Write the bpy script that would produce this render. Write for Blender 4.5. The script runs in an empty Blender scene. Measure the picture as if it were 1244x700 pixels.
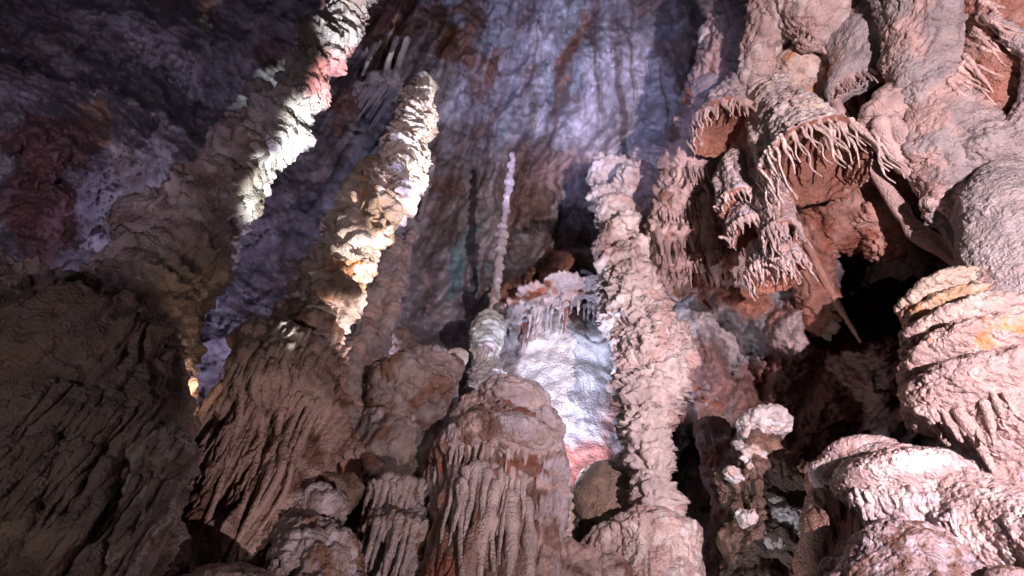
import bpy, math, random
import numpy as np
from mathutils import Matrix

# ------------------------------------------------------------------ camera
f4 = np.float32
W, H, F = 1244.0, 700.0, 650.0            # photograph frame and focal length in its pixels
CAM = np.array([0.0, 0.0, 1.6])
# the vertical lines of the cave meet 109 px right of and 620 px above the picture centre
_zc = np.array([109.0, 620.0, -650.0]); _zc /= np.linalg.norm(_zc)
FWD = np.array([0.0, math.sqrt(1 - _zc[2] ** 2), -_zc[2]])
_b = -FWD[2] * _zc[0] / FWD[1]
RIGHT = np.array([math.sqrt(1 - _b * _b - _zc[0] ** 2), _b, _zc[0]])
UP = np.cross(RIGHT, FWD)

sc = bpy.context.scene
COL = sc.collection
cd = bpy.data.cameras.new('camera'); cam = bpy.data.objects.new('camera', cd); COL.objects.link(cam)
M = Matrix.Identity(4)
for i in range(3):
    M[i][0], M[i][1], M[i][2], M[i][3] = RIGHT[i], UP[i], -FWD[i], CAM[i]
cam.matrix_world = M
cd.sensor_fit = 'HORIZONTAL'; cd.sensor_width = 36.0; cd.lens = 36.0 * F / W
cd.clip_start = 0.05; cd.clip_end = 300.0
sc.camera = cam


def D(px, py):
    px = np.asarray(px, float); py = np.asarray(py, float)
    d = (RIGHT * ((px - W / 2) / F)[..., None] + UP * ((H / 2 - py) / F)[..., None] + FWD)
    return d / np.linalg.norm(d, axis=-1, keepdims=True)


def P(px, py, rho):                        # point at range rho on a pixel's ray
    return CAM + D(px, py) * np.asarray(rho, float)[..., None]


def PR(px, py, R):                         # point at plan distance R on a pixel's ray
    d = D(px, py)
    h = np.hypot(d[..., 0], d[..., 1])
    return CAM + d * (np.asarray(R, float) / h)[..., None]


def M2P(p):                                # metres per picture pixel at a point
    return (np.asarray(p) - CAM) @ FWD / F


def TOPIX(p):
    q = np.asarray(p) - CAM
    z = q @ FWD
    return W / 2 + F * (q @ RIGHT) / z, H / 2 - F * (q @ UP) / z


# ------------------------------------------------------------------ light: a dark cave with show-cave lamps and added fills
world = bpy.data.worlds.new('World'); sc.world = world; world.use_nodes = True
bg = world.node_tree.nodes['Background']
bg.inputs[0].default_value = (0.62, 0.60, 0.75, 1); bg.inputs[1].default_value = 0.02


def lamp(name, pos, target, watts, color, cone=70, blend=0.6, radius=0.10):
    ld = bpy.data.lights.new(name, 'SPOT'); ld.energy = watts; ld.color = color
    ld.spot_size = math.radians(cone); ld.spot_blend = blend; ld.shadow_soft_size = radius
    o = bpy.data.objects.new(name, ld); COL.objects.link(o)
    from mathutils import Vector
    o.location = pos
    o.rotation_euler = (Vector(target) - Vector(pos)).to_track_quat('-Z', 'Y').to_euler()
    return o


LAMPS = [
    # name, position, aimed at, watts, colour, cone, blend, radius
    ('path_lamp_right', (3.3, -2.4, 1.8), P(930, 330, 11), 7200, (1.0, 0.74, 0.80), 84, 0.9, 0.04),
    ('drapery_fill', (2.6, 1.6, 0.6), PR(420, 630, 6.6), 1000, (1.0, 0.73, 0.74), 44, 1.0, 0.05),  # added fill to brighten the drapery skirt
    ('column_side_fill', (4.4, 1.9, 2.3), PR(775, 350, 8.0), 1400, (1.0, 0.74, 0.80), 27, 0.6, 0.04),  # added side light that brings out the column's relief
    ('column_top_fill', (3.6, -2.6, 1.0), P(766, 235, 14), 4500, (1.0, 0.79, 0.83), 13, 0.7, 0.04),  # extra spot added to brighten the column top
    ('left_bounce_fill', (-2.4, -1.0, 0.5), P(200, 500, 7), 200, (1.0, 0.80, 0.78), 100, 0.9, 0.25),  # added dim fill standing in for bounce light
    ('alcove_lamp', P(668, 590, 9.3), P(690, 420, 13), 1000, (0.70, 0.72, 1.0), 100, 0.7, 0.08),
    ('blue_wall_lamp', (-0.9, 4.2, 0.6), P(645, 75, 18), 12500, (0.50, 0.53, 1.0), 27, 1.0, 0.10),
    ('blue_slab_fill', (-1.4, -2.0, 0.6), P(735, 120, 18), 7500, (0.55, 0.55, 1.0), 26, 1.0, 0.12),  # added frontal blue light to lift the slab
    ('left_wall_lamp', P(420, 500, 10.2), P(300, 130, 16), 750, (0.64, 0.54, 0.92), 130, 0.8, 0.12),
    ('purple_wall_fill', (-0.9, -1.6, 0.6), P(60, 110, 14), 2000, (0.72, 0.55, 0.86), 40, 1.0, 0.10),  # added purple fill that evens out the dark left wall
    ('stalagmite_lamp', (1.6, 5.3, 4.2), PR(508, 140, 6.5), 9000, (1.0, 0.93, 0.88), 9, 0.6, 0.04),
    ('stalagmite_lamp', (1.6, 5.3, 4.2), PR(488, 195, 6.5), 7000, (1.0, 0.91, 0.85), 9, 0.6, 0.04),
    ('stalagmite_lamp', (1.6, 5.3, 4.2), PR(458, 258, 6.5), 5200, (1.0, 0.82, 0.70), 12, 0.6, 0.04),
    ('stalagmite_lamp', (1.6, 5.3, 4.2), PR(425, 320, 6.5), 3800, (1.0, 0.86, 0.78), 13, 0.7, 0.04),
    ('stalagmite_lamp', (1.6, 5.3, 4.2), PR(405, 385, 6.5), 2000, (1.0, 0.80, 0.74), 14, 0.9, 0.04),
    ('left_stalagmite_lamp', (0.2, 3.6, 1.0), P(322, 175, 12), 12000, (0.88, 0.98, 1.0), 8, 0.7, 0.05),
    ('left_stalagmite_lamp', (0.2, 3.6, 1.0), P(366, 108, 13), 12000, (0.94, 0.97, 1.0), 7, 0.7, 0.05),
    ('left_stalagmite_lamp', (0.2, 3.6, 1.0), P(425, 8, 13), 11000, (0.94, 0.90, 1.0), 7, 0.7, 0.05),
    ('left_rim_lamp', (-2.9, 7.1, 6.5), P(262, 300, 11), 300, (0.96, 0.82, 1.0), 34, 0.8, 0.05),
    ('pink_lamp', (0.2, 3.6, 1.0), P(402, 56, 14), 14000, (1.0, 0.42, 0.44), 6.5, 1.0, 0.05),
    ('cool_foot_lamp', (0.9, 5.0, 1.4), PR(940, 570, 7.9), 560, (0.85, 0.90, 1.0), 30, 0.7, 0.04),
    ('gap_lamp', PR(252, 478, 5.2), PR(222, 466, 5.6), 26, (1.0, 0.62, 0.42), 80, 0.5, 0.03),
]
for a in LAMPS:
    lamp(*a)
sc.view_settings.view_transform = 'Standard'; sc.view_settings.look = 'None'
sc.view_settings.exposure = 0.0; sc.view_settings.gamma = 1.0
sc.cycles.use_denoising = True
sc.cycles.max_bounces = 5; sc.cycles.diffuse_bounces = 4
sc.cycles.caustics_reflective = False; sc.cycles.caustics_refractive = False

# ------------------------------------------------------------------ noise
rs = np.random.RandomState(7)
PERM = np.concatenate([rs.permutation(256)] * 3).astype(np.int32)
GRAD = rs.normal(size=(256, 3)).astype(f4); GRAD /= np.linalg.norm(GRAD, axis=1, keepdims=True)
JIT = rs.rand(256, 3).astype(f4)


def perlin(p):
    p = np.asarray(p, f4)
    pi = np.floor(p); f = p - pi
    pi = pi.astype(np.int32) & 255
    u = f * f * f * (f * (f * 6 - 15) + 10)
    r = np.zeros(len(p), f4)
    for dx in (0, 1):
        ax = PERM[pi[:, 0] + dx]; wx = u[:, 0] if dx else 1 - u[:, 0]
        for dy in (0, 1):
            ay = PERM[ax + pi[:, 1] + dy]; wy = wx * (u[:, 1] if dy else 1 - u[:, 1])
            for dz in (0, 1):
                g = GRAD[PERM[ay + pi[:, 2] + dz]]
                w = wy * (u[:, 2] if dz else 1 - u[:, 2])
                r += w * (g[:, 0] * (f[:, 0] - dx) + g[:, 1] * (f[:, 1] - dy) + g[:, 2] * (f[:, 2] - dz))
    return r * 1.5


def fbm(p, o=3, gain=0.5):
    r = 0; a = 1.0; q = np.asarray(p, f4)
    for i in range(o):
        r = r + a * perlin(q); q = q * f4(2.03) + f4(17.3); a *= gain
    return r


def billow(p, o=2):
    r = 0; a = 1.0; q = np.asarray(p, f4)
    for i in range(o):
        r = r + a * np.abs(perlin(q)); q = q * f4(2.1) + f4(9.1); a *= 0.5
    return r


def worley(p):
    """distance to the nearest of a set of scattered points, and the offset from it"""
    p = np.asarray(p, f4)
    b = np.floor(p - 0.5); bi = b.astype(np.int32)
    best = np.full(len(p), 9.0, f4); off = np.zeros((len(p), 3), f4)
    for dx in (0, 1):
        for dy in (0, 1):
            for dz in (0, 1):
                c = (bi + np.array([dx, dy, dz], np.int32))
                h = PERM[PERM[PERM[c[:, 0] & 255] + (c[:, 1] & 255)] + (c[:, 2] & 255)]
                q = p - (c + 0.5 + (JIT[h] - 0.5) * 0.8).astype(f4)
                d = (q * q).sum(1)
                m = d < best
                best[m] = d[m]; off[m] = q[m]
    return np.sqrt(best), off


def sstep(a, b, x):
    t = np.clip((x - a) / (b - a), 0, 1)
    return t * t * (3 - 2 * t)


# ------------------------------------------------------------------ colours (mineral colours, unlit)
PALE = (0.66, 0.60, 0.56); CREAM = (0.68, 0.60, 0.48); GREY = (0.36, 0.34, 0.34); PINK = (0.52, 0.39, 0.35)
RED = (0.30, 0.12, 0.075); BROWN = (0.21, 0.125, 0.09); DARK = (0.15, 0.115, 0.095); ORANGE = (0.60, 0.30, 0.14)
LILAC = (0.50, 0.46, 0.50); UMBER = (0.27, 0.20, 0.15)


def stone_material(name, rough=0.55, spec=0.35, bump=0.5, scale=9.0, cells=-0.5):
    m = bpy.data.materials.new(name); m.use_nodes = True
    nt = m.node_tree; n = nt.nodes; l = nt.links
    b = n['Principled BSDF']
    at = n.new('ShaderNodeAttribute'); at.attribute_name = 'mineral'
    tc = n.new('ShaderNodeTexCoord')
    n1 = n.new('ShaderNodeTexNoise'); n1.inputs['Scale'].default_value = scale * 0.5; n1.inputs['Detail'].default_value = 6
    n2 = n.new('ShaderNodeTexNoise'); n2.inputs['Scale'].default_value = scale * 4; n2.inputs['Detail'].default_value = 5
    l.new(tc.outputs['Object'], n1.inputs['Vector']); l.new(tc.outputs['Object'], n2.inputs['Vector'])
    mr = n.new('ShaderNodeMapRange'); mr.inputs[1].default_value = 0.3; mr.inputs[2].default_value = 0.7
    mr.inputs[3].default_value = 0.72; mr.inputs[4].default_value = 1.22
    l.new(n1.outputs['Fac'], mr.inputs[0])
    mx = n.new('ShaderNodeMix'); mx.data_type = 'RGBA'; mx.blend_type = 'MULTIPLY'; mx.inputs[0].default_value = 1.0
    l.new(at.outputs['Color'], mx.inputs[6]); l.new(mr.outputs[0], mx.inputs[7])
    l.new(mx.outputs[2], b.inputs['Base Color'])
    vo = n.new('ShaderNodeTexVoronoi'); vo.inputs['Scale'].default_value = scale * 3.2
    l.new(tc.outputs['Object'], vo.inputs['Vector'])
    ad = n.new('ShaderNodeMath'); ad.operation = 'ADD'
    ml = n.new('ShaderNodeMath'); ml.operation = 'MULTIPLY'; ml.inputs[1].default_value = cells
    mm = n.new('ShaderNodeMath'); mm.operation = 'MULTIPLY'
    n3 = n.new('ShaderNodeTexNoise'); n3.inputs['Scale'].default_value = scale * 0.12
    l.new(tc.outputs['Object'], n3.inputs['Vector'])
    m3 = n.new('ShaderNodeMapRange'); m3.inputs[1].default_value = 0.42; m3.inputs[2].default_value = 0.62
    l.new(n3.outputs['Fac'], m3.inputs[0])
    l.new(vo.outputs['Distance'], mm.inputs[0]); l.new(m3.outputs[0], mm.inputs[1]); l.new(mm.outputs[0], ml.inputs[0])
    l.new(n2.outputs['Fac'], ad.inputs[0]); l.new(ml.outputs[0], ad.inputs[1])
    bp = n.new('ShaderNodeBump'); bp.inputs['Strength'].default_value = bump; bp.inputs['Distance'].default_value = 0.07
    l.new(ad.outputs[0], bp.inputs['Height']); l.new(bp.outputs[0], b.inputs['Normal'])
    r2 = n.new('ShaderNodeMapRange'); r2.inputs[3].default_value = rough - 0.12; r2.inputs[4].default_value = rough + 0.2
    l.new(n1.outputs['Fac'], r2.inputs[0]); l.new(r2.outputs[0], b.inputs['Roughness'])
    b.inputs['Specular IOR Level'].default_value = spec
    return m


CALCITE = stone_material('calcite', 0.38, 0.5, 0.65, 9.0)
ROCK = stone_material('wall_rock', 0.5, 0.4, 0.9, 5.0, 0.0)


def mixc(c, c2, a):
    return c * (1 - a[:, None]) + np.asarray(c2, f4) * a[:, None]


# ------------------------------------------------------------------ mesh helpers
def new_mesh(name, V, faces, colors=None, mat=CALCITE, parent=None, smooth=True):
    me = bpy.data.meshes.new(name)
    V = np.asarray(V, f4); faces = np.asarray(faces, np.int32)
    me.vertices.add(len(V)); me.vertices.foreach_set('co', V.ravel())
    k = faces.shape[1]
    me.loops.add(faces.size); me.loops.foreach_set('vertex_index', faces.ravel())
    me.polygons.add(len(faces)); me.polygons.foreach_set('loop_start', np.arange(0, faces.size, k, dtype=np.int32))
    me.update(calc_edges=True)
    return finish(me, name, colors, mat, parent, smooth)


def finish(me, name, colors, mat, parent, smooth=True):
    if smooth:
        me.polygons.foreach_set('use_smooth', np.ones(len(me.polygons), bool))
    if colors is not None:
        a = me.color_attributes.new('mineral', 'FLOAT_COLOR', 'POINT')
        c = np.ones((len(me.vertices), 4), f4); c[:, :3] = np.clip(colors, 0, 1)
        a.data.foreach_set('color', c.ravel())
    me.materials.clear(); me.materials.append(mat)
    o = bpy.data.objects.new(name, me); COL.objects.link(o)
    if parent is not None:
        o.parent = parent
        o.matrix_parent_inverse = Matrix.Translation(parent.location).inverted()
    return o


def spline(pts, n):
    """Catmull-Rom through the rows of pts (any number of columns)"""
    pts = np.asarray(pts, float)
    if len(pts) == 2:
        t = np.linspace(0, 1, n)[:, None]
        return pts[0] * (1 - t) + pts[1] * t
    q = np.vstack([2 * pts[0] - pts[1], pts, 2 * pts[-1] - pts[-2]])
    s = np.linspace(0, len(pts) - 1 - 1e-6, n); i = s.astype(int); t = (s - i)[:, None]
    a, b, c, d = q[i], q[i + 1], q[i + 2], q[i + 3]
    return 0.5 * ((2 * b) + (-a + c) * t + (2 * a - 5 * b + 4 * c - d) * t ** 2 + (-a + 3 * b - 3 * c + d) * t ** 3)


def tube(pts, rad, seg=20, cap=True):
    """closed tube with rounded ends along points; returns verts, quads"""
    pts = np.asarray(pts, float); rad = np.asarray(rad, float)
    if cap:
        t0 = pts[0] - pts[1]; t0 /= np.linalg.norm(t0) + 1e-9
        t1 = pts[-1] - pts[-2]; t1 /= np.linalg.norm(t1) + 1e-9
        A = [1.35, 1.0, 0.5]
        pre = [pts[0] + t0 * rad[0] * math.sin(a) for a in A]; prer = [rad[0] * math.cos(a) for a in A]
        post = [pts[-1] + t1 * rad[-1] * math.sin(a) for a in A[::-1]]; postr = [rad[-1] * math.cos(a) for a in A[::-1]]
        pts = np.vstack([pre, pts, post]); rad = np.concatenate([prer, rad, postr])
    n = len(pts)
    T = np.gradient(pts, axis=0); T /= np.linalg.norm(T, axis=1, keepdims=True) + 1e-9
    ref = np.array([0, 1.0, 0]) if abs(T[0][1]) < 0.8 else np.array([1.0, 0, 0])
    U = np.cross(T, ref); U /= np.linalg.norm(U, axis=1, keepdims=True) + 1e-9
    Vv = np.cross(T, U)
    a = np.linspace(0, 2 * math.pi, seg, endpoint=False)
    ring = pts[:, None, :] + rad[:, None, None] * (np.cos(a)[None, :, None] * U[:, None, :] + np.sin(a)[None, :, None] * Vv[:, None, :])
    V = ring.reshape(-1, 3)
    i = np.arange(n - 1)[:, None] * seg; j = np.arange(seg)[None, :]; k = (j + 1) % seg
    Q = np.stack([i + j, i + k, i + seg + k, i + seg + j], -1).reshape(-1, 4)
    V = np.vstack([V, pts[0], pts[-1]])
    c0, c1 = len(V) - 2, len(V) - 1
    jj = np.arange(seg); kk = (jj + 1) % seg
    e0 = np.stack([kk, jj, np.full(seg, c0), np.full(seg, c0)], -1)
    e1 = np.stack([(n - 1) * seg + jj, (n - 1) * seg + kk, np.full(seg, c1), np.full(seg, c1)], -1)
    return V, Q, np.vstack([e0, e1])[:, :3]


def chain(pts, R=None, rho=None, n=None):
    """(px, py, width_px) spine -> tube lobes at plan distance R (or range rho); R, rho a number or (first, last)"""
    pts = np.asarray(pts, float); n = n or max(8, len(pts) * 5)
    s = spline(pts, n)
    v = R if R is not None else rho
    v0, v1 = v if isinstance(v, (tuple, list)) else (v, v)
    vv = np.linspace(v0, v1, n)
    p = PR(s[:, 0], s[:, 1], vv) if R is not None else P(s[:, 0], s[:, 1], vv)
    return tube(p, np.maximum(s[:, 2], 1) * 0.5 * M2P(p))


def bell(pts, R, hollow=0.8, n=None, flare=1.12):
    """a lobe hung straight down at plan distance R, open and hollow at its lower rim"""
    pts = np.asarray(pts, float); n = n or max(10, len(pts) * 5)
    s = spline(pts, n); p = PR(s[:, 0], s[:, 1], np.full(n, float(R)))
    r = np.maximum(s[:, 2], 1) * 0.5 * M2P(p)
    r[-2:] *= flare
    ax = np.array([0, 0, -1.0])
    tip = p[-1]; r1 = r[-1]
    inn = [tip + ax * r1 * 0.08, tip - ax * r1 * hollow * 0.25, tip - ax * r1 * hollow * 0.6, tip - ax * r1 * hollow]
    c = np.vstack([p[0] - ax * r[0] * 0.5, p, inn]); rr = np.concatenate([[r[0] * 0.5], r, [r1 * 0.90, r1 * 0.80, r1 * 0.62, r1 * 0.3]])
    k = len(c); seg = 28; a = np.linspace(0, 2 * math.pi, seg, endpoint=False)       # level rings, out to the rim and back up inside
    wave = 1 + 0.06 * np.sin(a * 3 + 1.3) + 0.04 * np.sin(a * 7 + 0.4)
    V = (c[:, None, :] + rr[:, None, None] * wave[None, :, None] * np.stack([np.cos(a), np.sin(a), 0 * a], -1)[None]).reshape(-1, 3)
    ii = np.arange(k - 1)[:, None] * seg; jj = np.arange(seg)[None, :]; kk = (jj + 1) % seg
    Q = np.stack([ii + jj, ii + kk, ii + seg + kk, ii + seg + jj], -1).reshape(-1, 4)
    V = np.vstack([V, c[0], c[-1]]); q1 = np.arange(seg); q2 = (q1 + 1) % seg
    E = np.vstack([np.stack([q2, q1, np.full(seg, len(V) - 2)], -1), np.stack([(k - 1) * seg + q1, (k - 1) * seg + q2, np.full(seg, len(V) - 1)], -1)])
    RIMS.append((tip, r1))
    return V, Q, E


RIMS = []


def rim_fringe(parent, rim, n, length, w, color, name='drip', arc=2.6, lean=0.12):
    """drips hung along the near half of a bell's rim; length and width in pixels"""
    tip, r1 = rim; m = M2P(tip)
    hz = tip - CAM; hz[2] = 0; hz /= np.linalg.norm(hz); side = np.array([hz[1], -hz[0], 0])
    a0 = rnd.uniform(-.1, .1)
    for i in range(n):
        a = ((i + .5 + rnd.uniform(-.4, .4)) / n - .5) * arc + a0
        d = -hz * math.cos(a) + side * math.sin(a)
        c = tip + d * r1 * 0.97 + np.array([0, 0, 0.10 * r1])
        L = rnd.uniform(*length) * m; r = rnd.uniform(*w) * .5 * m
        pts = []; rad = []; dx = 0; K = 6
        for j in range(K):
            s = j / (K - 1)
            pts.append(c + np.array([0, 0, -1.0]) * L * s + side * dx + hz * lean * L * s)
            rad.append(r * (1.7 - 1.3 * s ** .6) * rnd.uniform(.85, 1.15))
            dx += rnd.uniform(-1, 1) * 0.07 * L
        strand(name, parent, pts, rad, np.asarray(color) * rnd.uniform(.92, 1.08), 7)
        if rnd.random() < .45:
            g = rnd.choice((-1, 1)) * rnd.uniform(2.5, 5) * r
            strand(name, parent, [np.array(pts[1]) + side * g, np.array(pts[2]) + side * g * .55, np.array(pts[4])], [r * 1.1, r * .8, r * .6], color, 6)


UNDER = lambda t, up: 1 - sstep(-0.75, -0.35, up)


def blob(px, py, w, h=None, R=None, rho=None, d=None):
    """an ellipsoid, w wide, h tall and d deep in pixels"""
    c = (PR(px, py, R) if R is not None else P(px, py, rho)).reshape(3)
    m = M2P(c); h = h or w; d = d or w
    V, Q, E = tube(np.stack([np.zeros(14), np.zeros(14), np.cos(np.linspace(0.05, math.pi - 0.05, 14))], 1),
                   np.sin(np.linspace(0.05, math.pi - 0.05, 14)), 24, cap=False)
    hz = c - CAM; hz[2] = 0; hz /= np.linalg.norm(hz); side = np.array([hz[1], -hz[0], 0])
    V = c + m * 0.5 * (V[:, :1] * w * side + V[:, 1:2] * d * hz + V[:, 2:] * h * np.array([0, 0, 1.0]))
    return V, Q, E


def remeshed(parts, voxel, smooth):
    me = bpy.data.meshes.new('tmp'); V = []; Fs = []; o = 0
    for v, q, e in parts:
        V.append(v); Fs += (q + o).tolist(); Fs += (e + o).tolist(); o += len(v)
    me.from_pydata(np.vstack(V).tolist(), [], Fs)
    ob = bpy.data.objects.new('tmp', me); COL.objects.link(ob)
    md = ob.modifiers.new('r', 'REMESH'); md.mode = 'VOXEL'; md.voxel_size = voxel
    if smooth:
        sm = ob.modifiers.new('s', 'SMOOTH'); sm.factor = 0.5; sm.iterations = smooth
    dg = bpy.context.evaluated_depsgraph_get()
    out = bpy.data.meshes.new_from_object(ob.evaluated_get(dg))
    bpy.data.objects.remove(ob); bpy.data.meshes.remove(me)
    return out


TRIS = [0]


def msk(spec, t, up):
    if spec is None: return 1.0
    if callable(spec): return spec(t, up)
    if spec == 'hi': return sstep(0.35, 0.7, t)
    if spec == 'lo': return 1 - sstep(0.35, 0.75, t)
    if spec == 'top': return sstep(-0.2, 0.4, up)
    return 1.0


def relief(p, n, u, t, cfg):
    """relief in metres at points p with normals n; sizes in cfg are picture pixels, u metres per pixel"""
    d = np.zeros(len(p), f4); up = n[:, 2]
    for key, *a in cfg:
        amp, size = a[0] * u, a[1] * u; m = msk(a[2] if len(a) > 2 else None, t, up)
        if key in ('pop', 'scale', 'fine'): m = m * np.clip(0.9 + 1.0 * perlin(p / (max(size, 6 * u) * 5) + 77.0), 0.25, 1.5)   # smooth and rough areas
        if key == 'big': d = d + m * amp * fbm(p / size, 3)
        elif key == 'fine': d = d + m * amp * fbm(p / size, 2)
        elif key == 'pop':                                   # rounded knobs
            w = perlin(p / size * 0.7)[:, None] * 0.35
            f, _ = worley(p / size + w)
            d = d + m * amp * np.sqrt(np.clip(1 - (f / 0.72) ** 2, 0, 1))
        elif key == 'scale':                                 # overlapping scales with a lip below
            q = p / size; q = q * np.array([1, 1, 1.5], f4) + perlin(q * 0.6)[:, None] * 0.5
            f, o = worley(q)
            d = d + m * amp * (np.clip(1 - (f / 0.8) ** 2, 0, 1) ** 0.5) * np.clip(0.75 - 0.9 * o[:, 2], 0.1, 1.4)
        elif key == 'tier':                                  # stacked skirts, each with an overhanging lip
            zz = p[:, 2] / size + 1.3 * perlin(p / (size * 3.6)) + 0.75 * perlin(p / (size * 1.25)) + 0.28 * perlin(p / (size * 0.45))
            fr = zz - np.floor(zz)
            k = np.floor(zz).astype(int) & 255
            d = d + m * amp * np.clip(0.75 + 0.5 * (JIT[k, 0] - 0.5) + 1.3 * perlin(p / (size * 1.9) + 50), 0.05, 1.7) * np.where(fr < 0.16, sstep(0, 0.16, fr), (1 - (fr - 0.16) / 0.84) ** 0.8)
        elif key == 'flute':                                 # rounded ribs running down
            q = p / size; q = q * np.array([1, 1, 0.11], f4) + (perlin(q * np.array([0.35, 0.35, 0.2], f4)) * 0.7)[:, None]
            d = d + m * amp * np.sqrt(np.clip(1.02 - up * up, 0, 1)) * (billow(q, 2) * 2.0 - 0.5)
        elif key == 'crack':
            q = p / size
            d = d - m * amp * (1 - sstep(0.0, 0.07, np.abs(perlin(q) + 0.4 * perlin(q * 2.3 + 5.1))))
    return d


def tint(p, n, u, t, cols):
    """cols: base colour, then (colour, size_px, coverage 0..1[, mask])"""
    c = np.tile(np.asarray(cols[0], f4), (len(p), 1))
    for i, e in enumerate(cols[1:]):
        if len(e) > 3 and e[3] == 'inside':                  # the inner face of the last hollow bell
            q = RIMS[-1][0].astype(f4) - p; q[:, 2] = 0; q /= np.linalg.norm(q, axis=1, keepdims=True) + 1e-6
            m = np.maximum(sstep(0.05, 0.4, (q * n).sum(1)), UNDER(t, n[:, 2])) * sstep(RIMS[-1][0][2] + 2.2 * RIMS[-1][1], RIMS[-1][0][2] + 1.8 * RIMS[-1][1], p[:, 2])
        else:
            m = msk(e[3] if len(e) > 3 else None, t, n[:, 2])
        v = fbm(p / (e[1] * u) + i * 13.7, 4, 0.55)
        c = mixc(c, e[0], sstep(0.55 - e[2] * 1.1, 0.95 - e[2] * 1.1, v + 0.2) * m)
    return c


def body(name, parent, parts, cfg, cols, voxel=1.7, smooth=4, mat=CALCITE):
    allv = np.vstack([q[0] for q in parts]); ctr = (allv.min(0) + allv.max(0)) / 2
    u = float(M2P(ctr))
    me = remeshed(parts, voxel * 1.42 * u, smooth)
    n = len(me.vertices); p = np.empty(n * 3, f4); me.vertices.foreach_get('co', p); p = p.reshape(-1, 3)
    nr = np.empty(n * 3, f4); me.vertex_normals.foreach_get('vector', nr); nr = nr.reshape(-1, 3)
    t = (p[:, 2] - p[:, 2].min()) / (np.ptp(p[:, 2]) + 1e-6)
    d = relief(p, nr, u, t, cfg)
    d = d - 0.8 * d.mean()
    c = tint(p, nr, u, t, cols)
    # the side turned away from the path is not modelled
    q = np.empty(len(me.loops), np.int32); me.loops.foreach_get('vertex_index', q); q = q.reshape(-1, 4)
    view = p - CAM.astype(f4); view /= np.linalg.norm(view, axis=1, keepdims=True)
    away = (nr * view).sum(1)
    q = q[away[q].min(1) < 0.5]
    used = np.zeros(n, bool); used[q.ravel()] = True
    idx = np.cumsum(used) - 1
    bpy.data.meshes.remove(me)
    TRIS[0] += 2 * len(q)
    return new_mesh(name, (p + nr * d[:, None])[used], idx[q], c[used], mat, parent)


def thing(name, label, cat, base, group=None):
    o = bpy.data.objects.new(name, None); COL.objects.link(o); o.location = base
    o.empty_display_size = 0.2
    o['label'] = label; o['category'] = cat; o['kind'] = 'thing'
    if group: o['group'] = group
    return o


rnd = random.Random(3)
TREES = {}; HIT = [None]


def face_rho(top, px, py, default):
    """range at which a pixel's ray first meets the bodies of a thing"""
    from mathutils.bvhtree import BVHTree
    from mathutils import Vector
    key = top.name
    bodies = [o for o in top.children if len(o.data.polygons) > 1500]
    if key not in TREES or TREES[key][0] != len(bodies):
        bpy.context.view_layer.update()
        dg = bpy.context.evaluated_depsgraph_get()
        TREES.clear()
        TREES[key] = (len(bodies), [BVHTree.FromObject(o, dg) for o in bodies], [o.matrix_world.inverted() for o in bodies])
    d = D(px, py).reshape(3); best = None; HIT[0] = top
    for k, (tr, mi) in enumerate(zip(TREES[key][1], TREES[key][2])):
        hit = tr.ray_cast(mi @ Vector(CAM), mi.to_3x3() @ Vector(d))
        if hit[0] is not None and (best is None or hit[3] < best): best = hit[3]; HIT[0] = bodies[k]
    return default if best is None else min(best, default + 0.6)


def to_rho(px, py, R):
    d = D(px, py).reshape(3)
    return R / math.hypot(d[0], d[1])




def strand(name, parent, pts, rad, color, seg=8, lump=0.3):
    """one hanging drip: a lumpy tapering tube through 3-D points"""
    pts = np.asarray(pts, float); n = max(10, len(pts) * 4)
    s = spline(np.column_stack([pts, rad]), n)
    r = s[:, 3] * (1 + lump * (perlin(s[:, :3] / (np.mean(rad) * 3.0)) * 1.4))
    V, Q, E = tube(s[:, :3], r, seg)
    q = V / (np.mean(rad) * 2.2)
    ctr = s[:, :3].mean(0)
    V = V + (perlin(q)[:, None] * np.mean(rad) * 0.18) * np.array([0.7, 0.7, 0.2])
    Fs = np.vstack([Q, np.column_stack([E, E[:, 2]])])
    me = bpy.data.meshes.new(name); me.from_pydata(V.tolist(), [], Q.tolist() + E.tolist())
    c = np.tile(np.asarray(color, f4), (len(V), 1)) * (1 + 0.18 * fbm(V / 0.15, 2))[:, None]
    TRIS[0] += 2 * len(Q)
    return finish(me, name, c, CALCITE, parent)


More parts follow.
